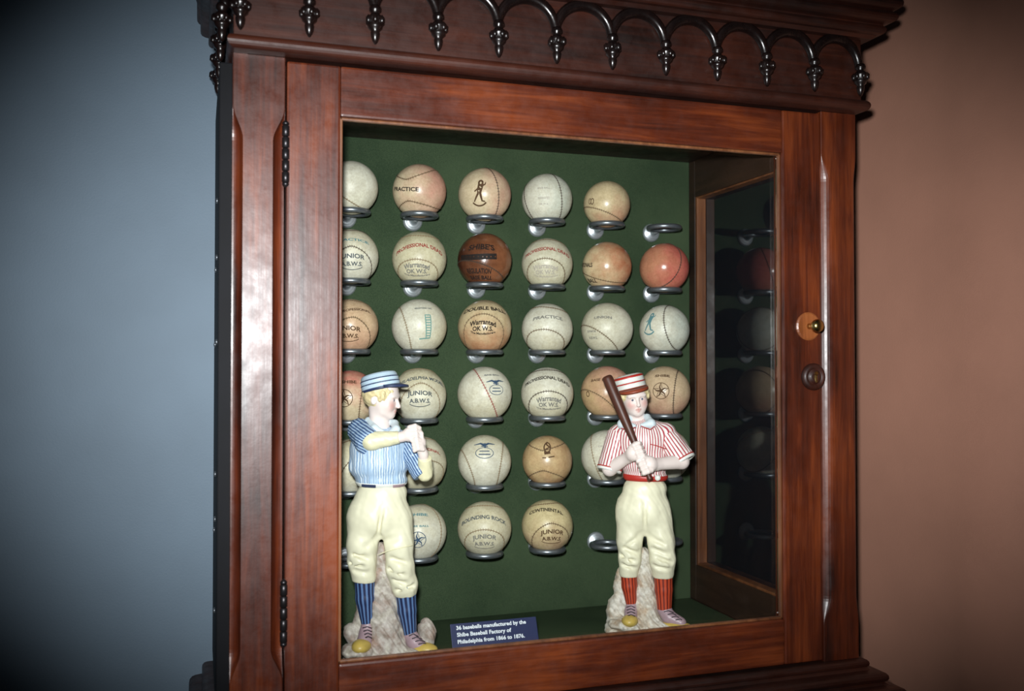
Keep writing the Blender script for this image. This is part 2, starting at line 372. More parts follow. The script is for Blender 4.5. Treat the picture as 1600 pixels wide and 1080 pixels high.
def stroke2d(pts, w0, w1=None):
    pts = np.array(pts, float); out = [pts[0]]
    for a, b in zip(pts, pts[1:]):
        n = max(1, int(np.linalg.norm(b - a) / 2.5)); out += [a + (b - a) * (i + 1) / n for i in range(n)]
    p = np.array(out); n = len(p); ws = np.linspace(w0, w0 if w1 is None else w1, n) / 2
    t = np.gradient(p, axis=0); t /= np.linalg.norm(t, axis=1)[:, None] + 1e-9; nn = np.stack([-t[:, 1], t[:, 0]], 1)
    v = np.concatenate([p + nn * ws[:, None], p - nn * ws[:, None]]); f = [(i, i + 1, n + i + 1, n + i) for i in range(n - 1)]
    return v, f
def oval(cx, cy, rx, ry, n=24, a0=0, a1=360): return [(cx + rx * math.cos(math.radians(a0 + (a1 - a0) * i / n)), cy + ry * math.sin(math.radians(a0 + (a1 - a0) * i / n))) for i in range(n + 1)]
def star_shape(r=8):
    out = [stroke2d(oval(0, 0, r, r), .7)]
    for q in range(5):
        a = math.radians(90 + 72 * q); b = a + .32
        out.append(stroke2d([(0, 0), (r * .5 * math.cos(b), r * .5 * math.sin(b)), (r * .98 * math.cos(a), r * .98 * math.sin(a))], 2.2, .4))
        out.append(stroke2d([(r * .35 * math.cos(a - .5), r * .35 * math.sin(a - .5)), (r * .95 * math.cos(a), r * .95 * math.sin(a))], .7, .3))
    return out
def eagle_shape():
    return [stroke2d([(0, 1), (-4, 3), (-10, 1.2)], 2.6, .6), stroke2d([(0, 1), (4, 3), (10, 1.8)], 2.6, .6), stroke2d([(0, 3.2), (.5, -2)], 2.6, 1.2), stroke2d([(-3, 0), (3, -.5)], 1.0),
            stroke2d(oval(0, -6.5, 7, 5), .6), stroke2d([(-4, -5), (4, -5)], .9), stroke2d([(-4.5, -8), (4.5, -8)], 1.0)]
def player_shape():
    return [stroke2d(oval(1, 9.5, 1.6, 1.8, 10), 1.6), stroke2d([(1, 8), (0, 2)], 4.6, 3.2), stroke2d([(1, 6.5), (4.5, 8.5), (5, 10)], 1.3, .7), stroke2d([(0, 6), (-3.5, 3)], 1.4, .9),
            stroke2d([(-.6, 2), (-3.8, -4.5)], 1.6, .9), stroke2d([(.8, 2), (2.2, -3.6), (4.4, -4.2)], 1.7, 1.1), stroke2d(oval(0, -2, 6, 5.5, 14, 215, 330), 1.2)]
def ladder_shape():
    o_ = [stroke2d([(-2.6, 10), (-1.6, -11)], .9), stroke2d([(2.6, 10), (2.2, -11)], .9), stroke2d([(2.4, -11), (-8, -12)], 1.2)]
    return o_ + [stroke2d([(-2.4 + i * .1, 9.6 - i * 2.3), (2.6, 9.6 - i * 2.3)], .9) for i in range(9)]
def shield_shape():
    return [stroke2d(oval(0, 3, 3, 5, 16), 1.3), stroke2d([(0, 9), (-1, 6), (2, 3), (-2, 0)], 1.6), stroke2d([(-2.5, -3), (2.5, -2)], 2.6), stroke2d([(-4, -7), (-1, -7)], .9), stroke2d([(1, -6.6), (6, -5.6)], 1.1)]
SHAPES = {'star': star_shape, 'eagle': eagle_shape, 'player': player_shape, 'ladder': ladder_shape, 'shield': shield_shape}
def print_mesh(R, items):
    V, F, n = [], [], 0
    for it in items:
        if it[0] == 'T': _, s, w_, h_, az, el, cv = it; v, f = text2d(s); parts = [(v * (w_, h_), f)]
        elif it[0] == 'S': _, s, w_, az, el = it; parts = [(v * w_, f) for v, f in SHAPES[s]()]; cv = 0
        else: _, pts, w_, az, el = it; parts = [stroke2d(pts, w_)]; cv = 0
        az, el = math.radians(az), math.radians(el); Rm = R * 1000
        for v, f in parts:
            x, y = v[:, 0] / Rm, v[:, 1] / Rm
            e = el + y - cv * x * x; a = az + x / math.cos(el)
            p = np.stack([np.sin(a) * np.cos(e), -np.cos(a) * np.cos(e), np.sin(e)], 1) * (R + .00016)
            V.append(p); F += [tuple(i + n for i in q) for q in f]; n += len(p)
    me = bpy.data.meshes.new('print'); me.from_pydata(np.concatenate(V).tolist(), [], F); return me
def ball_mesh(R):
    bm = bmesh.new(); bmesh.ops.create_icosphere(bm, subdivisions=4, radius=R); me = bpy.data.meshes.new('baseball'); bm.to_mesh(me); bm.free()
    me.polygons.foreach_set('use_smooth', [True] * len(me.polygons)); return me
def ball_mat(name, c1, c2, d, pos, rough, seed, stain=.22):
    k = NT(name); tc = k.coords((1, 1, 1)); mp = tc.node; mp.inputs['Location'].default_value = (seed * .37, seed * .11, seed * .23)
    c = k.t.nodes.new('ShaderNodeTexCoord')
    dt = k.t.nodes.new('ShaderNodeVectorMath'); dt.operation = 'DOT_PRODUCT'; dt.inputs[1].default_value = Vector(d).normalized(); k.l(c.outputs['Object'], dt.inputs[0])
    g = k.math('ADD', k.math('MULTIPLY', dt.outputs['Value'], 13.0), k.math('MULTIPLY_ADD', k.noise(tc, 45, 4, .6), 1.1, -.55 - pos))
    f = k.ramp(k.math('MULTIPLY_ADD', g, 1.0, .5), [(.1, (0, 0, 0, 1)), (.9, (1, 1, 1, 1))])
    col = k.mix(f, lin(c1), lin(c2))
    st = k.ramp(k.noise(tc, 60, 6, .7), [(.38, (1, 1, 1, 1)), (.66, (1 - stain, 1 - stain * 1.08, 1 - stain * 1.18, 1))])
    fn = k.ramp(k.noise(tc, 330, 4, .75), [(.40, (1, 1, 1, 1)), (.66, (.84, .81, .75, 1))])
    for s_ in (st, fn):
        x = k.t.nodes.new('ShaderNodeMix'); x.data_type = 'RGBA'; x.blend_type = 'MULTIPLY'; x.inputs[0].default_value = 1
        k.l(col, x.inputs[6]); k.l(s_, x.inputs[7]); col = x.outputs[2]
    k.base(col); k.set(Roughness=rough); k.b.inputs['Specular IOR Level'].default_value = .45
    k.bump(k.noise(tc, 160, 4, .6), .35, .0006); return k.m
INK = {'black': plain('black_ink', (38, 32, 30), .6), 'grey': plain('faded_grey_ink', (120, 118, 112), .7), 'red': plain('red_ink', (150, 62, 56), .7), 'blue': plain('blue_ink', (62, 82, 104), .7),
       'teal': plain('teal_ink', (92, 134, 138), .7), 'brown': plain('brown_ink', (84, 62, 44), .7), 'faint': plain('faint_ink', (168, 160, 148), .7), 'green': plain('green_ink', (108, 148, 140), .7),
       'slate': plain('slate_ink', (86, 92, 94), .7)}
for m_ in INK.values(): m_.node_tree.nodes['Principled BSDF'].inputs['Specular IOR Level'].default_value = .12
THREAD = {'brown': plain('brown_thread', (104, 84, 60), .8), 'dark': plain('dark_thread', (66, 52, 42), .8), 'red': plain('red_thread', (150, 62, 54), .8), 'tan': plain('tan_thread', (132, 112, 84), .8)}
CREAM, WHITE, IVORY, TAN, OCH, BRN = (214, 206, 176), (222, 219, 202), (210, 205, 182), (218, 200, 168), (212, 192, 154), (136, 86, 58)
PINK, RED, ORG, DKB = (204, 154, 134), (200, 100, 92), (184, 112, 80), (74, 42, 30)
pd = lambda c1, ink='grey', top=33: [('T', 'PROFESSIONAL DEAD', 64, 6, 0, top, .5)]
war = lambda el=-12, az=0: [('T', 'Warranted', 37, 7.4, az, el, .5), ('T', 'OK W.S.', 29, 6.6, az, el - 14, .15), ('T', 'The Manufacturers', 35, 3.2, az, el - 25, -.3)]
jun = lambda el=-15, az=0: [('T', 'JUNIOR', 35, 8, az, el, .35), ('T', 'A.B.W.S.', 29, 6, az, el - 15, .1), ('L', oval(0, 7, 17, 9, 12, 215, 325), 1.1, az, el - 25)]
# (row, col): diameter px, colours, direction/position of the second colour, gloss, seam(mode, az, el, roll, A), thread, [(ink, prints)], label
BALLS = {
(1, 1): (84, WHITE, IVORY, (0, 0, -1), .2, .45, ('pts', (-0.27, -0.34), (0.04, -0.53), (0.36, -0.71)), 'tan', [], 'plain greyish-white baseball with a bare cover, top row behind the hinged door edge'),
(1, 2): (84, TAN, PINK, (1, 0, .05), .0, .34, ('neck', -28, 2, 4, .40), 'brown', [('black', [('T', 'PRACTICE', 42, 5.6, -34, 4, 0)])], 'tan baseball flushed pink on one side, stamped PRACTICE between two seams'),
(1, 3): (83, TAN, PINK, (1, 0, .12), .24, .32, ('pts', (0.37, 0.67), (0.5, 0.2), (0.32, -0.87)), 'dark', [('brown', [('S', 'player', 1.9, -12, -2)])], 'tan baseball with a brown player figure stamp and a zigzag seam'),
(1, 4): (79, WHITE, (198, 204, 190), (1, 0, 0), .25, .5, [('pts', (0.36, 0.8), (0.55, 0.22), (0.45, -0.8)), ('pts', (-0.88, 0.05), (-0.7, -0.5), (-0.44, -0.86))], 'dark', [('faint', [('T', 'WARRANTED', 17, 3.4, -8, 3, .2), ('T', 'OK W.S.', 14, 2.6, -8, -10, .1), ('T', 'BASE BALL', 18, 2.6, -8, 26, .3)])], 'chalky white baseball with two upright dark stitched seams and a faint stamp'),
(1, 5): (73, OCH, (178, 112, 92), (.6, 0, -.9), .36, .3, ('pts', (-0.84, -0.1), (-0.18, -0.25), (0.44, -0.56)), 'brown', [('brown', [('L', oval(0, 0, 2.6, 4.2, 14), 1.2, -38, 8), ('L', oval(-4.6, 0, 2.2, 4, 14), 1.1, -38, 8)])], 'small speckled olive-tan baseball with round letters at one edge'),
(2, 1): (86, WHITE, CREAM, (0, 0, 1), .25, .45, ('lobe', 2, -22, 92, .42), 'dark', [('teal', [('T', 'PRACTICE', 44, 4.2, 2, 38, .45)]), ('slate', jun(1, 2))], 'white baseball with pale teal lettering, arched seam and worn grey stamp'),
(2, 2): (85, CREAM, (192, 186, 152), (0, 0, 1), .3, .42, ('lobe', -6, -40, 90, .5), 'tan', [('red', pd(0, 'red', 30)), ('grey', war(-12, -6))], 'cream baseball with red arched lettering above a pale worn seam'),
(2, 3): (85, BRN, DKB, (-.8, 0, -.1), .1, .26, ('pts', (-0.22, -0.08), (0.25, -0.27), (0.65, -0.6)), 'dark', [('black', [('T', 'SHIBE\'S', 36, 9, -8, 30, .3), ('L', [(-33, -1), (-10, .5), (8, 1.5), (24, 1.5)], 8.0, -10, 6), ('T', 'REGULATION', 36, 8, -14, -22, .1), ('T', 'BASE BALL', 32, 7, -10, -38, .1)])], 'dark brown baseball with a heavy black band and black lettering'),
(2, 4): (80, IVORY, CREAM, (0, 0, -1), .2, .42, ('lobe', -4, -27, 88, .5), 'brown', [('red', pd(0, 'red', 36)), ('faint', war(-4, -4))], 'cream baseball with faded red arched lettering and a strong brown arched seam'),
(2, 5): (77, OCH, ORG, (1, 0, .25), .06, .24, ('pts', (-0.77, -0.35), (-0.23, -0.53), (0.62, -0.65)), 'brown', [('black', [('T', 'NATIONALS', 34, 6.4, -62, 4, 0), ('T', 'BALL', 18, 7, -46, -34, 0)])], 'glossy amber baseball with an orange side and bold black letters at one edge'),
(2, 6): (77, (196, 136, 106), RED, (1, 0, .15), .08, .22, ('pts', (0.55, 0.75), (0.4, -0.38), (-0.23, -0.78)), 'dark', [], 'glossy red baseball without lettering, a seam curving down its cover'),
(3, 1): (86, (214, 184, 150), (204, 160, 132), (0, 0, -1), .15, .34, ('lobe', 0, -24, 80, .42), 'brown', [('brown', [('T', 'PROFESSIONAL', 40, 4.2, 14, 38, .45)] + jun(-4, -6))], 'light tan baseball with brown stamp inside an arched seam, behind the hinged door edge'),
(3, 2): (86, WHITE, CREAM, (1, 0, -.4), .3, .42, ('pts', (-0.63, 0.55), (-0.43, -0.06), (-0.28, -0.78)), 'tan', [('green', [('S', 'ladder', 1.55, 19, 2)]), ('slate', [('T', 'REGISTERED DEC', 24, 2.6, 12, 41, .25)])], 'white baseball with a tall pale green ladder-like upright mark'),
(3, 3): (84, OCH, (186, 128, 92), (.1, 0, -1), .16, .28, ('lobe', -2, -10, 84, .5), 'brown', [('black', [('T', 'DOUBLE BALL', 58, 7, 0, 45, .35)] + war(12, -4))], 'caramel baseball boldly stamped DOUBLE BALL and Warranted in black'),
(3, 4): (80, WHITE, CREAM, (0, 0, -1), .3, .42, ('lobe', -6, -40, 82, .5), 'brown', [('grey', [('T', 'PRACTICE', 42, 5.2, 2, 28, .35)])], 'off-white baseball stamped PRACTICE in spaced grey letters over an arched seam'),
(3, 5): (81, IVORY, WHITE, (1, 0, 0), .2, .42, ('pts', (-0.7, 0.1), (0, -0.32), (0.37, -0.74)), 'brown', [('grey', [('T', 'UNION', 26, 4.2, -10, 26, .3), ('T', 'JUNIOR', 16, 4, -36, -6, .2), ('T', 'A.B.W.S.', 15, 4, -34, -20, .1)])], 'off-white baseball stamped UNION with a seam slanting across its cover'),
(3, 6): (78, WHITE, (198, 204, 194), (1, 0, 0), .2, .42, ('pts', (0.03, 0.82), (0.06, -0.1), (0.5, -0.8)), 'dark', [('teal', [('S', 'player', 1.75, -38, 10)])], 'pale grey baseball with a blue player figure stamp beside a dark seam'),
(4, 1): (84, TAN, RED, (.35, 0, 1), .2, .3, ('pts', (0.42, 0.28), (0.35, -0.23), (0.3, -0.83)), 'brown', [('brown', [('S', 'star', 1.45, -14, -2), ('T', 'SHIBE', 20, 5, -4, 34, .2)])], 'reddish baseball with a brown circled star, partly behind the cap of the blue figurine'),
(4, 2): (85, CREAM, WHITE, (0, 0, -1), .0, .42, ('lobe', 4, -18, 88, .42), 'tan', [('slate', [('T', 'PHILADELPHIA MODEL', 64, 5.6, 6, 39, .45)] + jun(4, 2))], 'cream baseball stamped in black arched letters, just behind the face of the blue figurine'),
(4, 3): (85, WHITE, CREAM, (-.2, 0, -1), .25, .42, ('pts', (-0.35, 0.85), (0.08, 0.1), (0.35, -0.5)), 'red', [('blue', [('S', 'eagle', 1.4, 26, 22)]), ('slate', [('T', 'BASE BALL', 22, 2.6, 22, 43, .3)])], 'white baseball with a bright red stitched seam and a blue eagle stamp'),
(4, 4): (82, WHITE, CREAM, (0, 0, -1), .2, .42, ('lobe', 4, -34, 88, .5), 'dark', [('black', [('T', 'PROFESSIONAL DEAD', 64, 6, 0, 37, .5)]), ('grey', war(-10, 4))], 'white baseball with black arched lettering over a dark arched seam'),
(4, 5): (82, (206, 176, 134), PINK, (.7, 0, .6), .0, .32, ('pts', (-0.83, 0.09), (-0.31, -0.11), (0.27, -0.6)), 'brown', [('brown', [('T', 'BASE BALL', 32, 4.2, -14, 28, .3), ('L', oval(0, 0, 3, 3.6, 12), 1.3, -46, -4)])], 'pinkish tan baseball half hidden by the bat of the red figurine'),
(4, 6): (80, (212, 186, 154), (204, 150, 130), (-.1, 0, -1), .3, .3, ('pts', (0.48, 0.71), (0.36, 0), (0.33, -0.72)), 'dark', [('brown', [('S', 'star', 1.5, -8, 2), ('T', 'SHIBE', 22, 4.6, -6, 38, .3)])], 'tan baseball with a brown circled star, beside the head of the red figurine'),
(5, 1): (86, CREAM, WHITE, (0, 0, -1), .2, .42, ('lobe', 24, -24, 110, .42), 'brown', [('slate', [('T', 'OK W.S.', 20, 3.4, 20, -14, 0)])], 'cream baseball between the door edge and the shirt of the blue figurine'),
(5, 2): (86, IVORY, CREAM, (0, 0, -1), .2, .42, ('lobe', 20, -34, 90, .5), 'tan', [('red', [('T', 'PROFESSIONAL', 46, 4.6, 12, 30, .5)])], 'cream baseball with small red letters behind the elbow of the blue figurine'),
(5, 3): (83, WHITE, CREAM, (0, 0, 1), .35, .42, [('pts', (-0.84, 0.4), (-0.6, -0.05), (-0.36, -0.8)), ('pts', (0.66, 0.36), (0.56, -0.3), (0.46, -0.8))], 'tan', [('blue', [('S', 'eagle', 1.55, 0, 34)])], 'off-white baseball with a blue eagle stamp centred between two brown seams'),
(5, 4): (78, (222, 200, 154), (170, 124, 88), (.1, 1, -.25), -.28, .32, ('neck', 170, 0, 90, .4), 'brown', [('brown', [('S', 'shield', 1.6, 0, 24)])], 'mottled golden-brown baseball with a small dark crest stamp'),
(5, 5): (82, WHITE, IVORY, (0, 0, -1), .2, .42, ('pts', (-0.6, 0.39), (-0.49, -0.16), (-0.19, -0.87)), 'tan', [('faint', [('T', 'OK W.S.', 16, 3, -8, 22, .2)])], 'off-white baseball behind the bare forearm and hanging sleeve of the red figurine'),
(5, 6): (80, WHITE, IVORY, (0, 0, 1), .2, .42, ('lobe', -10, -40, 90, .42), 'tan', [], 'white baseball almost hidden behind the red figurine, next to the wooden side frame'),
(6, 2): (86, WHITE, CREAM, (0, 0, 1), .3, .42, ('pts', (0.55, 0.75), (0.8, 0), (0.6, -0.7)), 'tan', [('blue', [('S', 'star', 1.35, -2, -16)]), ('teal', [('T', 'SHIBE', 24, 4.6, 0, 38, .3), ('T', 'BASE BALL', 28, 2.6, 0, 12, 0)])], 'white baseball with a blue circled star, beside the trousers of the blue figurine'),
(6, 3): (84, CREAM, IVORY, (0, 0, -1), .2, .42, ('lobe', 0, -42, 90, .5), 'tan', [('slate', [('T', 'BOUNDING ROCK', 66, 6, -2, 24, .35)]), ('grey', jun(-18, 0))], 'cream baseball stamped BOUNDING ROCK in spaced letters'),
(6, 4): (80, (214, 198, 154), (194, 156, 130), (.1, 0, -1), .34, .36, ('lobe', 12, -38, 96, .44), 'brown', [('black', [('T', 'CONTINENTAL', 47, 6, -4, 37, .45)]), ('brown', jun(-14, 12))], 'yellowed baseball stamped CONTINENTAL in black, soiled pink near its bracket'),
}
HOLD = {(1, 6): 'empty chrome ring bracket on green felt above the glossy red baseball', (6, 1): 'empty chrome ring bracket beside the hip of the blue figurine',
        (6, 5): 'empty chrome ring bracket on bare green felt left of the red trouser figurine'}
HOLD[(6, 5)] = 'empty chrome ring bracket on bare green felt beside the legs of the red figurine'
for rc, d_ in {(1, 3): 'tan baseball with the brown player figure stamp', (1, 4): 'chalky white baseball with two upright dark seams', (2, 4): 'cream baseball with a strong brown arched seam',
              (2, 5): 'glossy amber baseball with bold black letters', (3, 4): 'off-white baseball stamped PRACTICE', (3, 6): 'pale grey baseball with the blue player figure stamp',
              (4, 3): 'white baseball with the bright red seam', (4, 5): 'pinkish tan baseball half hidden by the bat', (5, 1): 'cream baseball beside the shirt of the blue figurine',
              (5, 2): 'cream baseball behind the elbow of the blue figurine', (5, 3): 'off-white baseball with a centred blue eagle stamp', (5, 5): 'off-white baseball behind the forearm of the red figurine'}.items():
    HOLD[rc] = 'chrome ring bracket holding the ' + d_
HOLD[(6, 6)] = 'empty chrome ring bracket behind the red figurine, next to the wooden side frame'
def zc_of(x, y): return (y - CAM.y) * math.cos(YAW) + (x - CAM.x) * math.sin(YAW)
for r in range(1, 7):
    for c in range(1, 7):
        x = BX + (c - 3.5) * SP; zrow = BZ - (r - 3.5) * SP
        zr = zrow - math.sqrt((.0375 + RT) ** 2 - RR ** 2) - .001
        br = empty('ring_bracket', (x, BY, zr + ZB))
        lab = HOLD.get((r, c)) or 'chrome ring bracket holding the ' + BALLS[(r, c)][9].split(',')[0]
        assert len(lab.split()) <= 16; tag(br, lab, 'bracket', 'ring brackets on the green felt')
        link('ring', ring_me, None, br); link('arm', arm_me, None, br); link('rosette', ros_me, None, br)
        if (r, c) not in BALLS: continue
        dpx, c1, c2, d, pos, rough, seam, thr, prints, label = BALLS[(r, c)]
        R = dpx * zc_of(x, BY) / FPX / 2
        ctr = Vector((x, BY, zr + math.sqrt((R + RT) ** 2 - RR ** 2) + ZB))
        mat = ball_mat('leather_%d_%d' % (r, c), c1, c2, d, pos, rough, r * 7 + c)
        b = link('baseball', ball_mesh(R), mat); b.location = ctr
        vdir = (CAM - ctr); b.rotation_euler = Euler((-math.atan2(vdir.z, math.hypot(vdir.x, vdir.y)), 0, math.atan2(vdir.x, -vdir.y)), 'XYZ')
        tag(b, label, 'baseball', 'baseballs on the ring brackets')
        link('seam', seam_mesh(R, seam), THREAD[thr], b)
        for ink, items in prints: link('print', print_mesh(R, items), INK[ink], b)

# ------------------------------------------------------------------ title card
tc = empty('title_card', (-.073, .095, ZF + ZB)); tc.rotation_euler.x = math.radians(-24)
tag(tc, 'small navy card with three lines of white lettering, leaning on the case floor', 'sign')
box('card', -.0575, .0575, -.0008, .0008, .0003, .0415, M['card'], tc, .0004)
for i, (s, wd) in enumerate((('36 baseballs manufactured by the', 93), ('Shibe Baseball Factory of', 72), ('Philadelphia from 1866 to 1876.', 89))):
    v, f = text2d(s); me = bpy.data.meshes.new('lettering'); v = v * (wd * .001, .0066)
    me.from_pydata([(-.050 + wd * .0005 + a, -.00095, .0355 - i * .0085 + b) for a, b in v], [], f)
    link('lettering', me, M['white_ink'], tc)
#FIGS
# ------------------------------------------------------------------ bisque figurines, shaped as smooth distance fields and meshed
class Field:
    def __init__(s, lo, hi, h):
        s.h = h; s.lo = np.array(lo, float); s.n = np.ceil((np.array(hi, float) - s.lo) / h).astype(int) + 1
        s.F = np.full(s.n, 50.0, np.float32); s.ax = [(s.lo[i] + np.arange(s.n[i]) * h).astype(np.float32) for i in range(3)]
    def block(s, lo, hi):
        a = np.clip(np.floor((np.array(lo) - s.lo) / s.h).astype(int), 0, s.n); b = np.clip(np.ceil((np.array(hi) - s.lo) / s.h).astype(int) + 1, 0, s.n)
        sl = tuple(slice(a[i], b[i]) for i in range(3))
        return sl, s.ax[0][sl[0]][:, None, None], s.ax[1][sl[1]][None, :, None], s.ax[2][sl[2]][None, None, :]
    def put(s, sl, d, k, mode):
        f = s.F[sl]
        if mode == '-': f = -f
        if k > 0:
            hh = np.clip(.5 + .5 * (d - f) / k, 0, 1); r = d + (f - d) * hh - k * hh * (1 - hh)
        else: r = np.minimum(f, d)
        s.F[sl] = -r if mode == '-' else r
    def cone(s, a, b, ra, rb, k=3, mode='+', sy=1.0):
        a, b = np.array(a, float), np.array(b, float); R = max(ra, rb) * max(1, sy) + k + 3
        sl, x, y, z = s.block(np.minimum(a, b) - R, np.maximum(a, b) + R)
        d = b - a; L = max(d @ d, 1e-6)
        px, py, pz = x - a[0], y - a[1], z - a[2]
        t = np.clip((px * d[0] + py * d[1] + pz * d[2]) / L, 0, 1)
        dist = np.sqrt((px - t * d[0]) ** 2 + ((py - t * d[1]) / sy) ** 2 + (pz - t * d[2]) ** 2) - (ra + (rb - ra) * t)
        s.put(sl, dist * min(1, sy), k, mode)
    def ell(s, c, r, k=3, mode='+', rot=None):
        c, r = np.array(c, float), np.array(r, float); R = r.max() + k + 3
        sl, x, y, z = s.block(c - R, c + R); px, py, pz = x - c[0], y - c[1], z - c[2]
        if rot is not None:
            q = np.array(rot); px, py, pz = (px * q[0, i] + py * q[1, i] + pz * q[2, i] for i in range(3))
        k0 = np.sqrt((px / r[0]) ** 2 + (py / r[1]) ** 2 + (pz / r[2]) ** 2); k1 = np.sqrt((px / r[0] ** 2) ** 2 + (py / r[1] ** 2) ** 2 + (pz / r[2] ** 2) ** 2) + 1e-6
        s.put(sl, np.where(k0 < .05, -r.min(), k0 * (k0 - 1) / k1), k, mode)
    def half(s, p, n):                       # keep the side the normal points to
        n = np.array(n, float); n /= np.linalg.norm(n); x, y, z = s.ax
        d = (x[:, None, None] - p[0]) * n[0] + (y[None, :, None] - p[1]) * n[1] + (z[None, None, :] - p[2]) * n[2]
        s.F = np.maximum(s.F, -d.astype(np.float32))
    def ripple(s, amp, fx, fy, fz, ph=0):
        x, y, z = s.ax; x, y, z = x[:, None, None], y[None, :, None], z[None, None, :]
        n = np.sin(x * fx + ph + 1.7 * np.sin(z * fz * .7 + ph)) * np.sin(z * fz + 1.3 * np.sin(y * fy + x * fx * .5)) + .5 * np.sin(2.3 * (x * fx + y * fy + z * fz) + ph)
        s.F = s.F + (amp * n).astype(np.float32)
    def mesh(s, name):
        F = s.F; S = F < 0; nx, ny, nz = F.shape
        c = np.zeros((nx - 1, ny - 1, nz - 1), np.int8)
        cs = [(i, j, k_) for i in (0, 1) for j in (0, 1) for k_ in (0, 1)]
        cut = lambda A, q: A[q[0]:nx - 1 + q[0], q[1]:ny - 1 + q[1], q[2]:nz - 1 + q[2]]
        for q in cs: c += cut(S, q)
        I = np.argwhere((c > 0) & (c < 8)); m = len(I)
        P = np.zeros((m, 3)); N = np.zeros(m)
        for q in cs:
            for ax in range(3):
                if q[ax]: continue
                q2 = list(q); q2[ax] = 1
                a = F[I[:, 0] + q[0], I[:, 1] + q[1], I[:, 2] + q[2]]; b = F[I[:, 0] + q2[0], I[:, 1] + q2[1], I[:, 2] + q2[2]]
                w_ = (a < 0) != (b < 0); t = np.where(w_, a / np.where(w_, a - b, 1), 0)
                e = np.tile(np.array(q, float), (m, 1)); e[:, ax] += t
                P += e * w_[:, None]; N += w_
        V = (I + P / N[:, None]) * s.h + s.lo
        idx = np.full(c.shape, -1, np.int64); idx[tuple(I.T)] = np.arange(m); Q = []
        for ax in range(3):
            u, v = [(1, 2), (2, 0), (0, 1)][ax]
            a = [slice(None)] * 3; b = [slice(None)] * 3; a[ax] = slice(0, -1); b[ax] = slice(1, None)
            sg = S[tuple(a)].astype(np.int8) - S[tuple(b)].astype(np.int8); E_ = np.argwhere(sg != 0)
            ok = (E_[:, u] > 0) & (E_[:, v] > 0) & (E_[:, u] < F.shape[u] - 1) & (E_[:, v] < F.shape[v] - 1); E_ = E_[ok]
            sgn = sg[tuple(E_.T)]; quad = []
            for du, dv in ((0, 0), (1, 0), (1, 1), (0, 1)):
                g_ = E_.copy(); g_[:, u] -= du; g_[:, v] -= dv; quad.append(idx[tuple(g_.T)])
            quad = np.stack(quad, 1); quad[sgn < 0] = quad[sgn < 0][:, ::-1]; Q.append(quad)
        Q = np.concatenate(Q); Q = Q[(Q >= 0).all(1)]
        me = bpy.data.meshes.new(name); me.vertices.add(len(V)); me.vertices.foreach_set('co', (V * .001).astype(np.float32).ravel())
        me.loops.add(len(Q) * 4); me.loops.foreach_set('vertex_index', Q.astype(np.int32).ravel()); me.polygons.add(len(Q))
        me.polygons.foreach_set('loop_start', np.arange(0, len(Q) * 4, 4, dtype=np.int32)); me.polygons.foreach_set('loop_total', np.full(len(Q), 4, np.int32))
        me.polygons.foreach_set('use_smooth', np.ones(len(Q), bool)); me.update(); me.validate()
        return me, V
def set_attr(me, name, vals):
    a = me.attributes.new(name, 'FLOAT', 'POINT'); a.data.foreach_set('value', np.asarray(vals, np.float32))
def angle_coord(V, a, b, R, ref=(0, -1, 0)):
    a, b = np.array(a, float), np.array(b, float); d = (b - a) / np.linalg.norm(b - a); ref = np.array(ref, float)
    u = ref - d * (ref @ d); u /= np.linalg.norm(u); v = np.cross(d, u); p = V - a
    return np.arctan2(p @ v, p @ u) * R

def attr_node(k, name):
    a = k.t.nodes.new('ShaderNodeAttribute'); a.attribute_name = name; return a.outputs['Fac']
def stripe_mat(name, c1, c2, pitch, duty, rough=.42, wob=.12, c3=None):
    k = NT(name); a = attr_node(k, 'su'); n = k.noise(k.coords(), 120, 3)
    f = k.math('FRACT', k.math('ADD', k.math('DIVIDE', a, pitch), k.math('MULTIPLY', n, wob)))
    r = k.ramp(f, [(0, lin(c2)), (duty - .06, lin(c2)), (duty + .06, lin(c1)), (.93, lin(c1)), (1.0, lin(c2))])
    if c3: r = k.mix(k.ramp(k.noise(k.coords((1, 1, .25)), 90, 3), [(.45, (0, 0, 0, 1)), (.6, (1, 1, 1, 1))]), r, lin(c3))
    k.base(r); k.set(Roughness=rough); k.bump(k.noise(k.coords(), 500, 2), .15, .0004); return k.m
k = NT('bisque_skin'); k.base(k.mix(attr_node(k, 'blush'), lin((228, 212, 206)), lin((196, 108, 96)))); k.set(Roughness=.45); M['skin'] = k.m
def bisque(name, c, rough=.42, var=.06, vs=90): return plain(name, c, rough, var=var, vscale=vs)
M['cream_b'] = bisque('cream_bisque', (227, 222, 194)); M['hair'] = bisque('blond_bisque', (216, 198, 152), .5, .18, 250); M['yellow_b'] = bisque('yellow_bisque', (226, 219, 182))
M['lav'] = bisque('lavender_shoe', (166, 140, 148), .4, .12); M['toe'] = bisque('ochre_toe', (196, 168, 84), .4, .15); M['white_b'] = bisque('white_bisque', (226, 226, 220))
M['paleblue'] = bisque('pale_blue_bisque', (204, 216, 222)); M['navy_b'] = bisque('navy_bisque', (46, 56, 88)); M['red_b'] = bisque('red_bisque', (176, 46, 38)); M['rust'] = bisque('rust_bisque', (140, 62, 40))
M['sky_b'] = bisque('sky_blue_bisque', (186, 206, 222)); M['bat_b'] = plain('brown_painted_bat', (74, 38, 27), .45, var=.15, vscale=80); M['ink_b'] = plain('painted_line', (70, 62, 70), .5)
M['iris'] = plain('painted_eye', (86, 92, 108), .4); M['brow'] = plain('painted_brow', (160, 124, 88), .5)
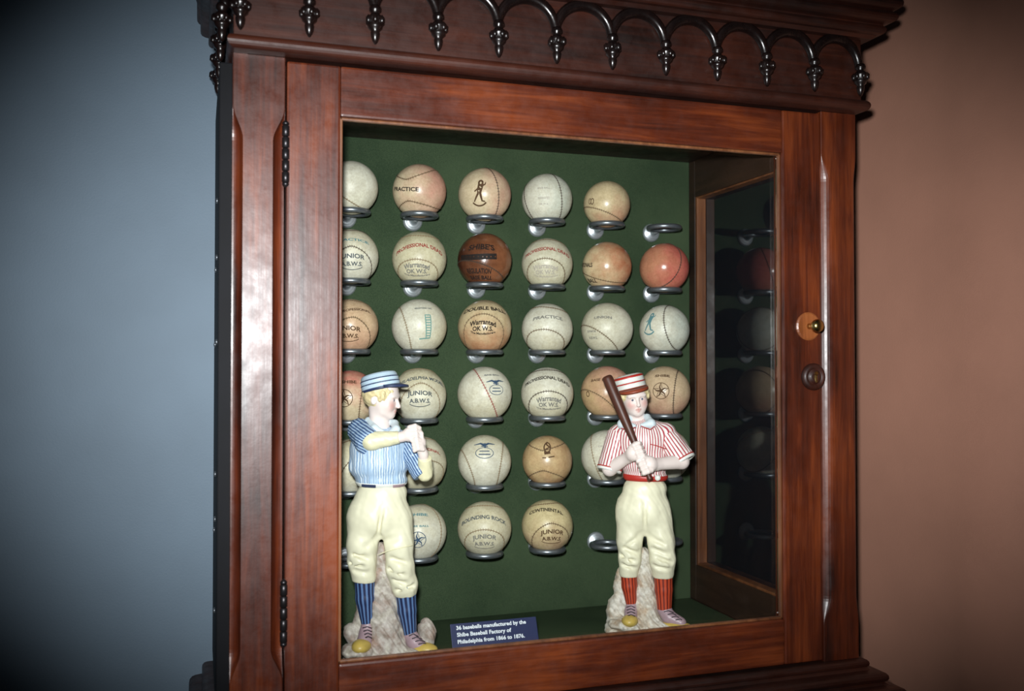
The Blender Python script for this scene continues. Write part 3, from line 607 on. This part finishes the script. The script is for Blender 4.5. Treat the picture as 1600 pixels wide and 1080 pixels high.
def rockmat(name, c1, c2, c3):
    k = NT(name); v = k.coords(); a = k.noise(v, 38, 5, .6, .8); b = k.noise(v, 140, 5, .65)
    c = k.ramp(a, [(.34, lin(c1)), (.5, lin(c2)), (.66, lin(c3))]); x = k.t.nodes.new('ShaderNodeMix'); x.data_type = 'RGBA'; x.blend_type = 'MULTIPLY'; x.inputs[0].default_value = 1
    k.l(c, x.inputs[6]); k.l(k.ramp(b, [(.35, (.62, .58, .54, 1)), (.6, (1, 1, 1, 1))]), x.inputs[7]); k.base(x.outputs[2]); k.set(Roughness=.5); k.bump(b, .5, .002); return k.m
M['rock_b'] = rockmat('grey_rock_bisque', (158, 128, 112), (186, 176, 168), (206, 200, 186)); M['rock_r'] = rockmat('cream_rock_bisque', (190, 164, 136), (214, 206, 192), (226, 224, 216))
M['shirt_b'] = stripe_mat('blue_striped_shirt', (208, 220, 230), (128, 156, 190), 3.8, .45, wob=.9, c3=(160, 184, 210)); M['sleeve_b'] = stripe_mat('blue_striped_sleeve', (164, 188, 212), (62, 86, 130), 3.2, .48, wob=.5)
M['shirt_r'] = stripe_mat('red_striped_shirt', (232, 224, 220), (170, 52, 66), 4.1, .34, wob=.15)
M['sock_b'] = stripe_mat('blue_striped_sock', (92, 122, 168), (30, 38, 72), 5.2, .52); M['sock_r'] = stripe_mat('red_striped_sock', (186, 72, 44), (104, 32, 26), 5.0, .36)

class Fig:
    def __init__(s, name, label, px0, yworld, mats):
        s.m = mats; s.cam0 = (FPX * math.tan(PITCH) + 540)
        u = (px0 - 800) / FPX; d = Vector((u * math.cos(YAW) + math.sin(YAW), -u * math.sin(YAW) + math.cos(YAW), 0)); q = (yworld - CAM.y) / d.y
        pos = Vector((CAM.x, CAM.y, 0)) + d * q; pos.z = ZF + ZB
        s.root = empty(name, pos); tag(s.root, label, 'figurine', 'bisque baseball player figurines')
        v = CAM - pos; s.root.rotation_euler.z = math.atan2(v.x, -v.y)
        s.dist = math.hypot(v.x, v.y); off = math.atan(u); s.px0 = px0
        s.kz = zc_of(pos.x, pos.y) / FPX * 1000; s.kx = s.dist / FPX * math.cos(off) ** 2 * 1000; s.zcam = (CAM.z - pos.z) * 1000
    def P(s, px, py, d=0.0):
        f = 1 + d / (s.dist * 1000); return np.array([(px - s.px0) * s.kx * f, d, s.zcam + (s.cam0 - py) * s.kz * f])
    def part(s, name, F, mat, parent=None, su=None, label=None):
        me, V = F.mesh(name)
        if su is not None: set_attr(me, 'su', su(V))
        o = link(name, me, mat, parent or s.root)
        if label: o['label'] = label
        return o, V, me
    def box_of(s, pts, pad): a = np.array(pts); return a.min(0) - pad, a.max(0) + pad
    def tube(s, name, pts, r, mat, parent=None):
        bm = bmesh.new(); tube_pts(bm, [tuple(np.array(p) * .001) for p in pts], r * .001, 6); return bmesh_obj(name, bm, mat, parent or s.root, True)
def head_into(F, hc, Rm, feat=True):
    T = lambda *p: hc + Rm @ np.array(p, float)
    E_ = lambda p, r, k=2.5, mode='+': F.ell(T(*p), r, k, mode, Rm)
    E_((0, 3, 8), (18.5, 21.5, 20)); E_((0, -4, -6), (16.2, 15.5, 18.5), 5); E_((0, -12.5, -20), (6.5, 6, 5.5), 5); E_((0, -6, -17), (11.5, 10, 6), 5)
    for sx in (-1, 1): E_((sx * 8, -11.5, -8.5), (6.2, 6, 7), 4)
    E_((0, -16, 4), (12.5, 4.2, 4), 4)
    for sx in (-1, 1): E_((sx * 6.6, -20.6, -.6), (4.0, 3.6, 2.7), 2.2, '-')
    for sx in (-1, 1): E_((sx * 6.6, -14.6, -1.0), (3.5, 3.4, 2.9), .9)
    F.cone(T(0, -18.2, 1), T(0, -22.6, -8), 1.7, 2.3, 1.6); E_((0, -21.6, -8.8), (3.1, 2.2, 1.8), 1.2)
    E_((0, -18.2, -14.2), (4.0, 2.0, 1.15), 1.0); E_((0, -17.6, -16.6), (3.4, 2.0, 1.35), 1.0)
    for sx in (-1, 1): E_((sx * 17.4, 4.5, -3), (2.4, 4.2, 6.2), 1.5); E_((sx * 19.6, 3.4, -3), (1.3, 2.2, 3.8), 1.0, '-')
    return T
def hand_into(F, wrist, palm, fingers, thumb, pr, pn=None, k=1.2):
    F.cone(wrist, palm, pr * .62, pr * .8, 3); F.ell(palm, (pr, pr * .8, pr), 2.0)
    for chain in list(fingers) + [thumb]:
        for (a, b), (ra, rb) in zip(zip(chain, chain[1:]), ((2.75, 2.55), (2.5, 2.25), (2.2, 1.9))): F.cone(a, b, ra, rb, .7)
def rot3(z=0, y=0, x=0): return np.array((Matrix.Rotation(z, 3, 'Z') @ Matrix.Rotation(y, 3, 'Y') @ Matrix.Rotation(x, 3, 'X')))

def common_head(fg, hc, Rh, Rcap, capc, stripes, visor_mat, body, capr=(22.0, 24.2)):
    """hair, eyes, cap and visor"""
    T = lambda *p: hc + Rh @ np.array(p, float)
    H_ = Field(hc - 34, hc + 34, .8)
    H_.ell(T(0, 4.5, 5.5), (20.6, 22.6, 21.5), 0, rot=Rh)
    H_.ell(T(0, -21, -10), (16.6, 18, 21), 2, '-', Rh)
    for sx in (-1, 1): H_.ell(T(sx * 20, 2.5, -6), (5, 6, 8), 2, '-', Rh)
    H_.half(T(0, 8, -14), Rh @ np.array([0, .25, 1]))
    for i in range(9):
        a = (i - 4) / 4; H_.ell(T(a * 15.5, -15.5 + 9 * a * a, 9.2 - 2.5 * a * a + (i % 2)), (3.4, 2.8, 3.2), 1.5, rot=Rh)
    for sx in (-1, 1):
        H_.ell(T(sx * 17.4, -5.5, 3), (3.2, 3.8, 5.5), 1.5, rot=Rh); H_.ell(T(sx * 17.8, -3, -1), (2.4, 3, 3.6), 1.5, rot=Rh)
    H_.ripple(.55, .55, .5, .42)
    fg.part('hair', H_, M['hair'])
    for sx in (-1, 1):
        bm = bmesh.new(); bmesh.ops.create_icosphere(bm, subdivisions=2, radius=1)
        for v in bm.verts:
            q = T(*(np.array([sx * 6.6, -17.75, -1.0]) + np.array(v.co) * (1.55, .55, 1.75))); v.co = Vector(q * .001)
        bmesh_obj('eye', bm, M['iris'], body, True)
        fg.tube('eyelid', [T(sx * (6.6 - 3.3 + 6.6 * i / 6), -17.6 - .55 * math.sin(math.pi * i / 6) + .4, .7 + 1.1 * math.sin(math.pi * i / 6)) for i in range(7)], .38, M['brow'], body)
        fg.tube('eyebrow', [T(sx * (3 + 7.5 * i / 6), -19.4 + 1.7 * (i / 6) ** 2, 4.3 + 1.3 * math.sin(math.pi * i / 6)) for i in range(7)], .42, M['brow'], body)
    bm = bmesh.new(); prof = []; mats_ = []
    for i, (r, h, m_) in enumerate(stripes): prof.append((r, h)); mats_.append(m_)
    lathe(bm, prof, 48, mats=mats_[:-1] + [mats_[-1]])
    bmesh.ops.recalc_face_normals(bm, faces=bm.faces)
    for v in bm.verts: v.co = Vector((capc + Rcap @ np.array([v.co.x * capr[0], v.co.y * capr[1], v.co.z])) * .001)
    me = bpy.data.meshes.new('cap'); bm.to_mesh(me); bm.free()
    for m_ in fg.m['cap']: me.materials.append(m_)
    cap = link('cap', me, None, fg.root, True)
    bm = bmesh.new(); top, bot = [], []
    for j in range(25):
        a = math.radians(-155 + 130 * j / 24); prj = 10.0 * math.sin(math.pi * j / 24) ** .8
        for lst, rr, zz in ((0, .97, 2.2), (1, 1 + prj / 23, 1.2 - prj * .26)):
            pass
        xi, yi = capr[0] * .95 * math.cos(a), capr[1] * .95 * math.sin(a); xo, yo = (capr[0] * 1.015 + prj) * math.cos(a), (capr[1] * 1.015 + prj) * math.sin(a)
        q = lambda x, y, z: bm.verts.new(Vector((capc + Rcap @ np.array([x, y, z])) * .001))
        top.append((q(xi, yi, 3.6), q(xo, yo, 3.2 - prj * .45), q(xo, yo, .4 - prj * .45), q(xi, yi, -.6)))
    for a, b in zip(top, top[1:]):
        for i in range(4): bm.faces.new((a[i], a[(i + 1) % 4], b[(i + 1) % 4], b[i]))
    bm.faces.new(top[0]); bm.faces.new(top[-1]); bmesh_obj('visor', bm, visor_mat, cap, True)

def shoes_socks(fg, side_specs, sockmat):
    for sp in side_specs:
        pts, rads = sp['sock']; F = Field(*fg.box_of(pts, 18), .8)
        for i in range(len(pts) - 1): F.cone(pts[i], pts[i + 1], rads[i], rads[i + 1], 2)
        fg.part('sock', F, sockmat, su=lambda V: angle_coord(V, pts[0], pts[-1], 11.0))
        up = sp['upper']; F = Field(*fg.box_of([q[0] for q in up], 18), .8)
        for a, b in zip(up, up[1:]): F.cone(a[0], b[0], a[1], b[1], 2)
        F.half((0, 0, sp['zmin']), (0, 0, 1)); sh, _, _ = fg.part('shoe', F, M['lav'])
        F = Field(np.array(sp['toe'][0]) - 34, np.array(sp['toe'][0]) + 34, .8); F.ell(sp['toe'][0], sp['toe'][1], 0, rot=rot3(sp.get('tr', 0)))
        F.half((0, 0, sp['zmin'] - 1), (0, 0, 1)); fg.part('toe_cap', F, M['toe'], sh)
        for ln in sp['lace']: fg.tube('lace', ln, .7, M['ink_b'], sh)

def rock(fg, mat, ells, cones, lo, hi):
    F = Field(lo, hi, 1.0)
    for c, r in ells: F.ell(c, r, 7)
    for a, b, ra, rb in cones: F.cone(a, b, ra, rb, 7)
    F.ripple(1.1, .16, .14, .11); F.ripple(.7, .36, .30, .22, 1.0); F.half((0, 0, 0), (0, 0, 1))
    fg.part('rock_base', F, mat)

# ---- figurine in blue: clasped hands, face in profile
fb = Fig('porcelain_figurine', 'porcelain boy ballplayer in blue striped shirt and cap, hands clasped, on a rock', 600, .112, {'cap': [M['sky_b'], M['navy_b']]})
P = fb.P
rock(fb, M['rock_b'], [(P(609, 1030, 4), (57, 34, 20)), (P(549, 984, 14), (9, 9, 12)), (P(668, 990, 14), (12, 12, 18)), (P(560, 1012, -12), (20, 20, 9)), (P(655, 1020, -8), (22, 20, 8))],
     [(P(604, 1010, 8), P(600, 940, 10), 30, 19), (P(600, 940, 10), P(597, 855, 8), 19, 8), (P(562, 1000, 14), P(570, 930, 16), 12, 7)], (-70, -50, -3), (75, 50, 150))
zmin = 8
l0 = [P(571, 899, 0), P(572, 932, 1), P(576, 975, 0)]; r0 = [P(634.5, 922, 0), P(637, 952, 1), P(642, 992, 0)]
shoes_socks(fb, [dict(sock=(l0, (12.6, 12.2, 7.6)), upper=[(P(576, 972, 0), 8.2), (P(574, 986, -3), 9.0), (P(570, 1002, -13), 9.5)], zmin=14, toe=(P(566, 1006, -19), (11.5, 15, 8.5)), tr=-.25,
                      lace=[[P(568 + 1.5 * i, 978 + 5 * i, -9 - 4 * i), P(575 + .5 * i, 976 + 5 * i, -12.5 - 4 * i), P(582, 979 + 5 * i, -9 - 4 * i)] for i in range(4)]),
                 dict(sock=(r0, (13.0, 12.0, 8.0)), upper=[(P(642, 990, 0), 8.4), (P(648, 1002, -4), 9.2), (P(658, 1012, -9), 9)], zmin=8, toe=(P(664, 1014, -11), (17, 10.5, 7.5)), tr=-.35,
                      lace=[[P(640 + 5 * i, 993 + 4.5 * i, -11 - 1.5 * i), P(647 + 5 * i, 990 + 5 * i, -12 - 2 * i), P(655 + 5 * i, 995 + 4 * i, -8 - i)] for i in range(4)])], M['sock_b'])
# trousers
F = Field((-60, -45, 55), (60, 45, 240), 1.0)
F.ell(P(598, 768), (30.5, 23, 17), 0); F.ell(P(593, 803), (38.5, 29, 34), 9)
for a, b, ra, rb in ((P(571, 812), P(568, 848, -2), 22, 19), (P(568, 848, -2), P(567, 874, -3), 19, 17), (P(567, 874, -3), P(570, 897), 17, 15.6),
                     (P(618, 812), P(622, 850, -5), 22, 18.8), (P(622, 850, -5), P(625, 886, -6), 18.8, 17), (P(625, 886, -6), P(633, 912, -2), 17, 15.5), (P(633, 912, -2), P(634, 921), 15.5, 14.4)): F.cone(a, b, ra, rb, 5)
F.ell(P(597, 868, -4), (3.5, 20, 26), 4, '-')
for a, b in ((P(556, 889, -13), P(577, 894, -17)), (P(552, 876, -9), P(570, 884, -19)), (P(556, 864, -13), P(578, 872, -20)), (P(617, 905, -14), P(638, 912, -17)), (P(611, 888, -14), P(634, 900, -22)), (P(622, 921, -11), P(646, 915, -11)),
             (P(614, 872, -19), P(640, 880, -20)), (P(598, 792, -27), P(590, 846, -17)), (P(594, 838, -18), P(574, 852, -21)), (P(600, 846, -18), P(626, 838, -25)), (P(566, 770, -20), P(560, 800, -24))): F.cone(a + (0, -2.0, 0), b + (0, -1.5, 0), 1.9, 1.2, 6, '-')
F.ripple(.35, .15, .16, .05); F.ripple(.14, .33, .3, .2, 2); F.half(P(600, 757.5), (0, 0, -1))
x_, y_, z_ = fb.P(570, 906)
sl = F.ax[0] < P(600, 0)[0]; dz = F.ax[2][None, None, :] - z_; F.F[sl] = np.maximum(F.F[sl], -dz - .06 * (F.ax[0][sl][:, None, None] - x_))
z2 = P(634, 931)[2]; F.F[~sl] = np.maximum(F.F[~sl], -(F.ax[2][None, None, :] - z2))
fb.part('trousers', F, M['cream_b'])
fb.tube('hem_line', [P(592 + 54 * i / 8, 866 - 14 * (i / 8) ** .7, -20.5 - 5.5 * math.sin(math.pi * (i + .8) / 9.6)) for i in range(9)], .6, M['yellow_b'])
# shirt, belt, sleeves
def torso_b(F, g=0):
    F.ell(P(592, 703), (35.5 + g, 26 + g, 30 + g), 0); F.ell(P(592, 728), (36.5 + g, 26.5 + g, 22 + g), 8); F.ell(P(597, 750), (31.5 + g, 24 + g, 13 + g), 6); F.cone(P(568, 681), P(622, 686), 13 + g, 12 + g, 7)
F = Field((-62, -45, 195), (62, 45, 320), 1.0); torso_b(F); F.ripple(.45, .75, .2, .03); F.half(P(600, 754.5), (0, 0, 1))
fb.part('shirt', F, M['shirt_b'], su=lambda V: angle_coord(V, P(593, 760), P(593, 660), 32))
F = Field((-50, -40, 195), (50, 40, 235), .9); torso_b(F, .9); F.half(P(600, 760), (.03, 0, 1)); F.half(P(600, 752.5), (-.03, 0, -1)); belt, _, _ = fb.part('belt', F, M['white_b'])
for xa, xb, mm in ((566, 588, 'navy_b'), (614, 633, 'lav')):
    F = Field((-50, -40, 195), (50, 40, 235), .9); torso_b(F, 1.5); F.half(P(600, 759), (.03, 0, 1)); F.half(P(600, 753.5), (-.03, 0, -1)); F.half(P(xa, 756), (1, 0, 0)); F.half(P(xb, 756), (-1, 0, 0)); F.half((0, 0, 0), (0, -1, 0)); fb.part('belt_strap', F, M[mm], belt)
sh1, el1 = P(563, 673, 2), P(575, 689, -20); sh2, el2 = P(631, 690, 2), P(659, 737, -12)
F = Field(*fb.box_of([sh1, el1], 26), 1.0); F.cone(sh1, el1, 15.5, 16.5, 3); F.ripple(.6, .5, .5, .4); F.half(el1 + np.array([2, -8, 0]), sh1 - el1)
fb.part('sleeve', F, M['sleeve_b'], su=lambda V: (V[:, 2] * .85 + V[:, 0] * .5))
F = Field(*fb.box_of([sh2, el2], 24), 1.0); F.cone(sh2, el2, 12.5, 13.5, 3); F.ripple(.5, .5, .5, .4); F.half(el2 + (el2 - sh2) * .12, sh2 - el2)
fb.part('sleeve', F, M['sleeve_b'], su=lambda V: angle_coord(V, sh2, el2, 13))
# undersleeves
fa, fe = P(580, 689, -25), P(624, 683.5, -31)
F = Field(*fb.box_of([fa, fe], 18), .9); F.cone(fa, fe, 11.8, 7.6, 0); F.ripple(.3, .3, .3, .3); F.half(fe, fa - fe); fb.part('undersleeve', F, M['yellow_b'])
ga, ge = P(665, 741, -14), P(664.5, 716, -25)
F = Field(*fb.box_of([ga, ge], 18), .9); F.cone(ga, ge, 9.6, 8.2, 0); F.ripple(.3, .3, .3, .3); F.half(ge, ga - ge); fb.part('undersleeve', F, M['yellow_b'])
# body: head, neck, trunk, arms and clasped hands, one surface
hc = P(598, 621, -4); Rh = rot3(math.radians(70), math.radians(0), math.radians(8)) @ rot3(0, 0, 0)
F = Field((-60, -55, 200), (66, 42, 372), .85)
Th = head_into(F, hc, Rh); F.cone(hc + Rh @ np.array([0, 5, -10.]), P(594, 668, 0), 11.5, 12.5, 4)
F.ell(P(593, 708), (30, 20, 28), 6); F.cone(P(568, 684), P(620, 688), 8, 8, 6); F.cone(sh1, P(577, 689, -22), 8, 8, 3); F.cone(P(577, 689, -22), P(628, 683, -31), 8, 5.8, 3); F.cone(sh2, P(664, 741, -14), 7, 7, 3); F.cone(P(664, 741, -14), P(662, 710, -27), 7, 5.6, 3)
h1 = P(641, 679, -33); h2 = P(655, 692, -33)
fing1 = [[P(640 + 1.0 * i, 668 + 6.5 * i, -38), P(649 + .8 * i, 665.5 + 6.5 * i, -41), P(656, 669 + 6 * i, -37), P(657, 674 + 5 * i, -31)] for i in range(4)]
hand_into(F, P(627, 683, -31), h1, fing1, [P(638, 672, -36), P(645, 667, -35), P(652, 667, -33)], 9.0)
fing2 = [[P(659 + 1.5 * i - 2, 688 + 5 * i, -38), P(651 + i, 686 + 5.2 * i, -42), P(645 + i, 690 + 5 * i, -39.5)] for i in range(4)]
hand_into(F, P(662, 711, -27), h2, fing2, [P(660, 690, -36), P(659, 678, -36), P(655, 671, -34)], 8.6)
body, V, me = fb.part('body', F, M['skin'])
def blush(V, T, hands):
    b = np.zeros(len(V))
    for q, r, a in ((T(-9, -15, -7.5), 5.5, .75), (T(9, -15, -7.5), 5.5, .75), (T(0, -19.5, -14.2), 2.3, .8), (T(0, -19, -16.6), 2.1, .75), (T(0, -22, -9.8), 2.2, .35), (T(-2.6, -19.5, -14.8), 1.8, .7), (T(2.6, -19.5, -14.8), 1.8, .7)):
        b = np.maximum(b, a * np.exp(-((V - q) ** 2).sum(1) / r ** 2))
    return b
set_attr(me, 'blush', blush(V, Th, None))
Rc = rot3(math.radians(70), 0, 0) @ rot3(0, math.radians(3), math.radians(-13))
common_head(fb, hc, Rh, Rc, hc + np.array([-1.5, 0, 9.5]), [(.86, -1, 1), (1.01, -1, 1), (1.02, 1.8, 1), (1.0, 2.2, 0), (1.0, 6.4, 0), (1.015, 6.7, 1), (1.015, 7.7, 1), (.99, 8.1, 0), (.985, 12, 0), (.995, 12.3, 1), (.995, 13.3, 1), (.96, 13.8, 0), (.93, 17.2, 0), (.86, 19.3, 0), (.6, 20.8, 0), (.05, 21.4, 0)], M['navy_b'], body)
# collar
F = Field(P(595, 665, 0) - np.array([30, 30, 18]), P(595, 665, 0) + np.array([30, 30, 18]), .8)
F.cone(P(576, 657, 0), P(586, 669, -17), 4.2, 4.6, 2); F.cone(P(586, 669, -17), P(605, 679, -25), 4.6, 2.4, 2); F.cone(P(617, 662, -4), P(619, 671, -16), 4.6, 5.2, 2); F.cone(P(619, 671, -16), P(607, 679, -25), 5, 2.4, 2)
F.cone(P(576, 657, 0), P(594, 653, 14), 4.2, 4, 2); F.cone(P(594, 653, 14), P(617, 662, -4), 4, 4.6, 2)
fb.part('collar', F, M['paleblue'])

# ---- figurine in red: both hands on a bat
fr_ = Fig('porcelain_figurine', 'porcelain boy ballplayer in red striped shirt holding a brown bat, on a rock', 1005, .116, {'cap': [M['white_b'], M['red_b'], M['rust']]})
P = fr_.P
rock(fr_, M['rock_r'], [(P(1012, 986, 4), (58, 34, 18)), (P(957, 950, 14), (8, 10, 15)), (P(975, 975, -10), (22, 20, 8)), (P(1045, 978, -4), (26, 20, 7))],
     [(P(1008, 975, 8), P(1007, 925, 9), 24, 15), (P(1007, 925, 9), P(1005, 860, 8), 15, 7), (P(964, 978, 12), P(969, 915, 15), 16, 9), (P(969, 915, 15), P(972, 878, 12), 9, 5)], (-72, -50, -3), (75, 50, 125))
l0 = [P(981.5, 893, 0), P(982.5, 915, 1), P(986, 946, 0)]; r0 = [P(1035, 892, 0), P(1036, 918, 1), P(1037, 950, 0)]
shoes_socks(fr_, [dict(sock=(l0, (11.2, 10.6, 7.0)), upper=[(P(986, 945, 0), 8.0), (P(985, 955, -4), 8.8), (P(984, 966, -13), 9)], zmin=12, toe=(P(983, 969, -19), (11, 14, 8)), tr=-.1,
                       lace=[[P(978 + .5 * i, 948 + 4.5 * i, -9 - 4 * i), P(985, 945.5 + 4.5 * i, -12.5 - 4 * i), P(991, 948 + 4.5 * i, -9 - 4 * i)] for i in range(4)]),
                  dict(sock=(r0, (13.0, 12.0, 9.6)), upper=[(P(1037, 950, 0), 9.8), (P(1044, 961, -4), 9.5), (P(1062, 969, -9), 7.5)], zmin=10, toe=(P(1053, 974, -7), (25, 11.5, 6.2)), tr=-.25,
                       lace=[[P(1036 + 6 * i, 953 + 4 * i, -13 - i), P(1043 + 6 * i, 951 + 4 * i, -13 - 1.5 * i), P(1051 + 5 * i, 954 + 4 * i, -8 - i)] for i in range(4)])], M['sock_r'])
F = Field((-58, -45, 55), (58, 45, 232), 1.0)
F.ell(P(1007, 762), (29, 22.5, 18), 0); F.ell(P(1004, 797), (37.5, 28, 34), 9)
for a, b, ra, rb in ((P(986, 812), P(984, 845, -3), 21, 18), (P(984, 845, -3), P(984, 872, -4), 18, 15), (P(984, 872, -4), P(981.5, 893), 15, 12.8),
                     (P(1026, 812), P(1031, 845, -4), 21, 18.5), (P(1031, 845, -4), P(1034, 872, -5), 18.5, 17.2), (P(1034, 872, -5), P(1035, 892), 17.2, 14.8)): F.cone(a, b, ra, rb, 5)
F.ell(P(1007, 866, -3), (3.5, 20, 26), 4, '-')
for a, b in ((P(974, 882, -12), P(993, 888, -14)), (P(972, 868, -10), P(992, 877, -18)), (P(976, 856, -16), P(997, 864, -16)), (P(1020, 882, -16), P(1046, 888, -17)), (P(1024, 868, -20), P(1048, 877, -17)), (P(1020, 856, -18), P(1042, 864, -20)),
             (P(1006, 785, -28), P(1008, 842, -17)), (P(1003, 834, -18), P(980, 850, -20)), (P(1010, 836, -18), P(1036, 848, -21)), (P(982, 768, -20), P(974, 800, -24))): F.cone(a + (0, -2.0, 0), b + (0, -1.5, 0), 1.9, 1.2, 6, '-')
F.ripple(.4, .15, .16, .05, 1.3); F.ripple(.16, .33, .3, .22, 2); F.half(P(1005, 749), (0, 0, -1)); F.half(P(1005, 900), (0, 0, 1)); fr_.part('trousers', F, M['cream_b'])
def torso_r(F, g=0):
    F.ell(P(1002, 690), (37 + g, 26 + g, 33 + g), 0); F.ell(P(1006, 722), (33 + g, 25 + g, 22 + g), 8); F.ell(P(1008, 744), (29.5 + g, 23 + g, 11 + g), 6); F.cone(P(966, 678), P(1040, 676), 13 + g, 14 + g, 8)
F = Field((-66, -45, 195), (66, 45, 315), 1.0); torso_r(F); F.ripple(.3, .3, .2, .06); F.half(P(1005, 746), (0, 0, 1)); fr_.part('shirt', F, M['shirt_r'], su=lambda V: angle_coord(V, P(1003, 760), P(1003, 660), 31))
F = Field((-46, -40, 190), (46, 40, 230), .9); torso_r(F, .9); F.half(P(1005, 749.5), (0, 0, 1)); F.half(P(1005, 740.5), (-.04, 0, -1)); belt, _, _ = fr_.part('belt', F, M['red_b'])
F = Field(P(1027, 748, -22) - 8, P(1027, 748, -22) + 8, .6); F.ell(P(1027, 746, -22.5), (4, 3, 4), 0); fr_.part('buckle', F, M['white_b'], belt)
sh1, el1 = P(964, 682, 0), P(953, 727, -8); sh2, el2 = P(1040, 680, 0), P(1062, 713, -8)
for a, b, ra, rb in ((sh1, el1, 14.5, 16.8), (sh2, el2, 15, 18.2)):
    F = Field(*fr_.box_of([a, b], 28), 1.0); F.cone(a, b, ra, rb, 3); F.ripple(.4, .3, .3, .25); cutp = b + (b - a) / np.linalg.norm(b - a) * 5.5; F.half(cutp, a - b)
    slv, _, _ = fr_.part('sleeve', F, M['shirt_r'], su=lambda V: angle_coord(V, a, b, 15))
    d = (b - a) / np.linalg.norm(b - a); u = np.cross(d, [0, 1, 0]); u /= np.linalg.norm(u); v = np.cross(d, u)
    ring = lambda r, o_: [cutp + d * o_ + (u * math.cos(q) + v * math.sin(q)) * r for q in np.linspace(0, 2 * math.pi, 33)]
    fr_.tube('cuff', ring(rb - 2.2, .9), 2.6, M['white_b'], slv); fr_.tube('cuff_piping', ring(rb - .1, -1.4), .85, M['red_b'], slv)
# bat
b0, b1 = P(947.5, 588, -30), P(1016, 750, -49); bd = (b1 - b0) / np.linalg.norm(b1 - b0)
bm = bmesh.new(); L_ = np.linalg.norm(b1 - b0)
prof = [(.0, 5.2), (.012, 6.8), (.03, 7.3), (.25, 7.2), (.45, 6.3), (.62, 4.8), (.75, 3.7), (.93, 3.1), (.96, 3.3), (.985, 4.2), (1.0, 3.2)]
tube_pts(bm, [tuple((b0 + bd * L_ * t) * .001) for t, _ in prof], [r * .001 for _, r in prof], 18); bat = bmesh_obj('bat', bm, M['bat_b'], fr_.root, True); bat['label'] = 'dark brown painted bat'
# body
hc = P(990.5, 620.5, -5); Rh = rot3(math.radians(14), math.radians(-7), math.radians(6))
F = Field((-66, -66, 190), (70, 42, 368), .85)
Th = head_into(F, hc, Rh); F.cone(hc + Rh @ np.array([0, 4, -10.]), P(997, 667, 0), 11, 12.5, 4)
F.ell(P(1002, 698), (30, 20, 34), 6); F.cone(P(968, 682), P(1036, 680), 9, 9, 6)
e1, e2 = P(952, 733, -13), P(1064, 720, -14); w1, w2 = P(982, 714, -33), P(1025, 725, -37)
F.cone(sh1, e1, 9, 9.8, 3); F.cone(e1, w1, 9.8, 7.2, 3); F.cone(sh2, e2, 9, 10, 3); F.cone(e2, w2, 10.0, 7.8, 3)
def fist(wr, c, ax, pr, sgn):
    """fingers wrap the bat axis: knuckles in front, tips round the back"""
    side = np.cross(ax, [0, 1, 0]); side /= np.linalg.norm(side); side = side * sgn; fwd = np.array([0, -1., 0]); fwd -= ax * (fwd @ ax); fwd /= np.linalg.norm(fwd)
    fs = []
    for i in range(4):
        o_ = c + ax * (i - 1.5) * 5.5
        rb_ = 7.0
        fs.append([o_ + (side * math.cos(q) + fwd * math.sin(q)) * rb_ for q in (math.radians(25), math.radians(75), math.radians(125), math.radians(185))])
    th = [c - ax * 7 + side * 7, c - ax * 9.5 + fwd * 5, c - ax * 9 + fwd * 7 - side * 5]
    palm = c + side * 7.0 - fwd * 1.0
    F.cone(wr, palm, pr * .72, pr * .85, 3); F.ell(palm, (pr * .85, pr * .8, pr), 2.5)
    for ch in fs + [th]:
        for (a, b), (ra, rb) in zip(zip(ch, ch[1:]), ((3.4, 3.3), (3.3, 3.0), (2.9, 2.4))): F.cone(a, b, ra, rb, .7)
def batpt(py): t = (py - 588) / (750 - 588); return b0 + (b1 - b0) * t
fist(w1, batpt(705), bd, 11, -1); fist(w2, batpt(728.5), bd, 11, 1)
body, V, me = fr_.part('body', F, M['skin']); set_attr(me, 'blush', blush(V, Th, None))
Rc = rot3(math.radians(14), math.radians(-13), math.radians(-4))
common_head(fr_, hc, Rh, Rc, hc + Rc @ np.array([-1, 1.5, 9.0]), [(.86, -1, 2), (1.02, -1, 2), (1.03, 3.4, 2), (1.0, 3.8, 0), (.995, 9.3, 0), (1.01, 9.6, 1), (1.01, 11.0, 1), (.98, 11.4, 0), (.965, 17, 0), (.975, 17.4, 1), (.965, 19, 1), (.9, 20.5, 0), (.6, 22.4, 0), (.05, 23, 0)], M['rust'], body, (21.0, 23.0))
F = Field(P(997, 664, 0) - np.array([34, 34, 18]), P(997, 664, 0) + np.array([34, 34, 18]), .8)
F.cone(P(982, 655, -8), P(972, 663, -18), 4.5, 7, 2); F.cone(P(973, 663, -19), P(991, 666, -25), 6.5, 3, 2); F.cone(P(1011, 652, -6), P(1017, 662, -19), 4.5, 6, 2); F.cone(P(1017, 662, -19), P(1003, 665, -25), 6.5, 3, 2)
F.cone(P(984, 655, -8), P(997, 650, 14), 4.5, 4, 2); F.cone(P(997, 650, 14), P(1011, 652, -6), 4, 4.5, 2); col_, _, _ = fr_.part('collar', F, M['paleblue'])
fr_.tube('piping', [P(967, 662, -19), P(970, 669, -23), P(978, 672.5, -27), P(987, 670, -28), P(993, 667.5, -28)], .7, M['red_b'], col_)
fr_.tube('piping', [P(1001, 665.5, -28), P(1007, 668, -28), P(1016, 671, -27), P(1022, 666, -23), P(1024, 658, -18)], .7, M['red_b'], col_)
fr_.tube('pocket_piping', [P(1016, 694, -25.5), P(1025, 696, -24), P(1034, 699, -21), P(1043, 702, -15)], .65, M['red_b'])
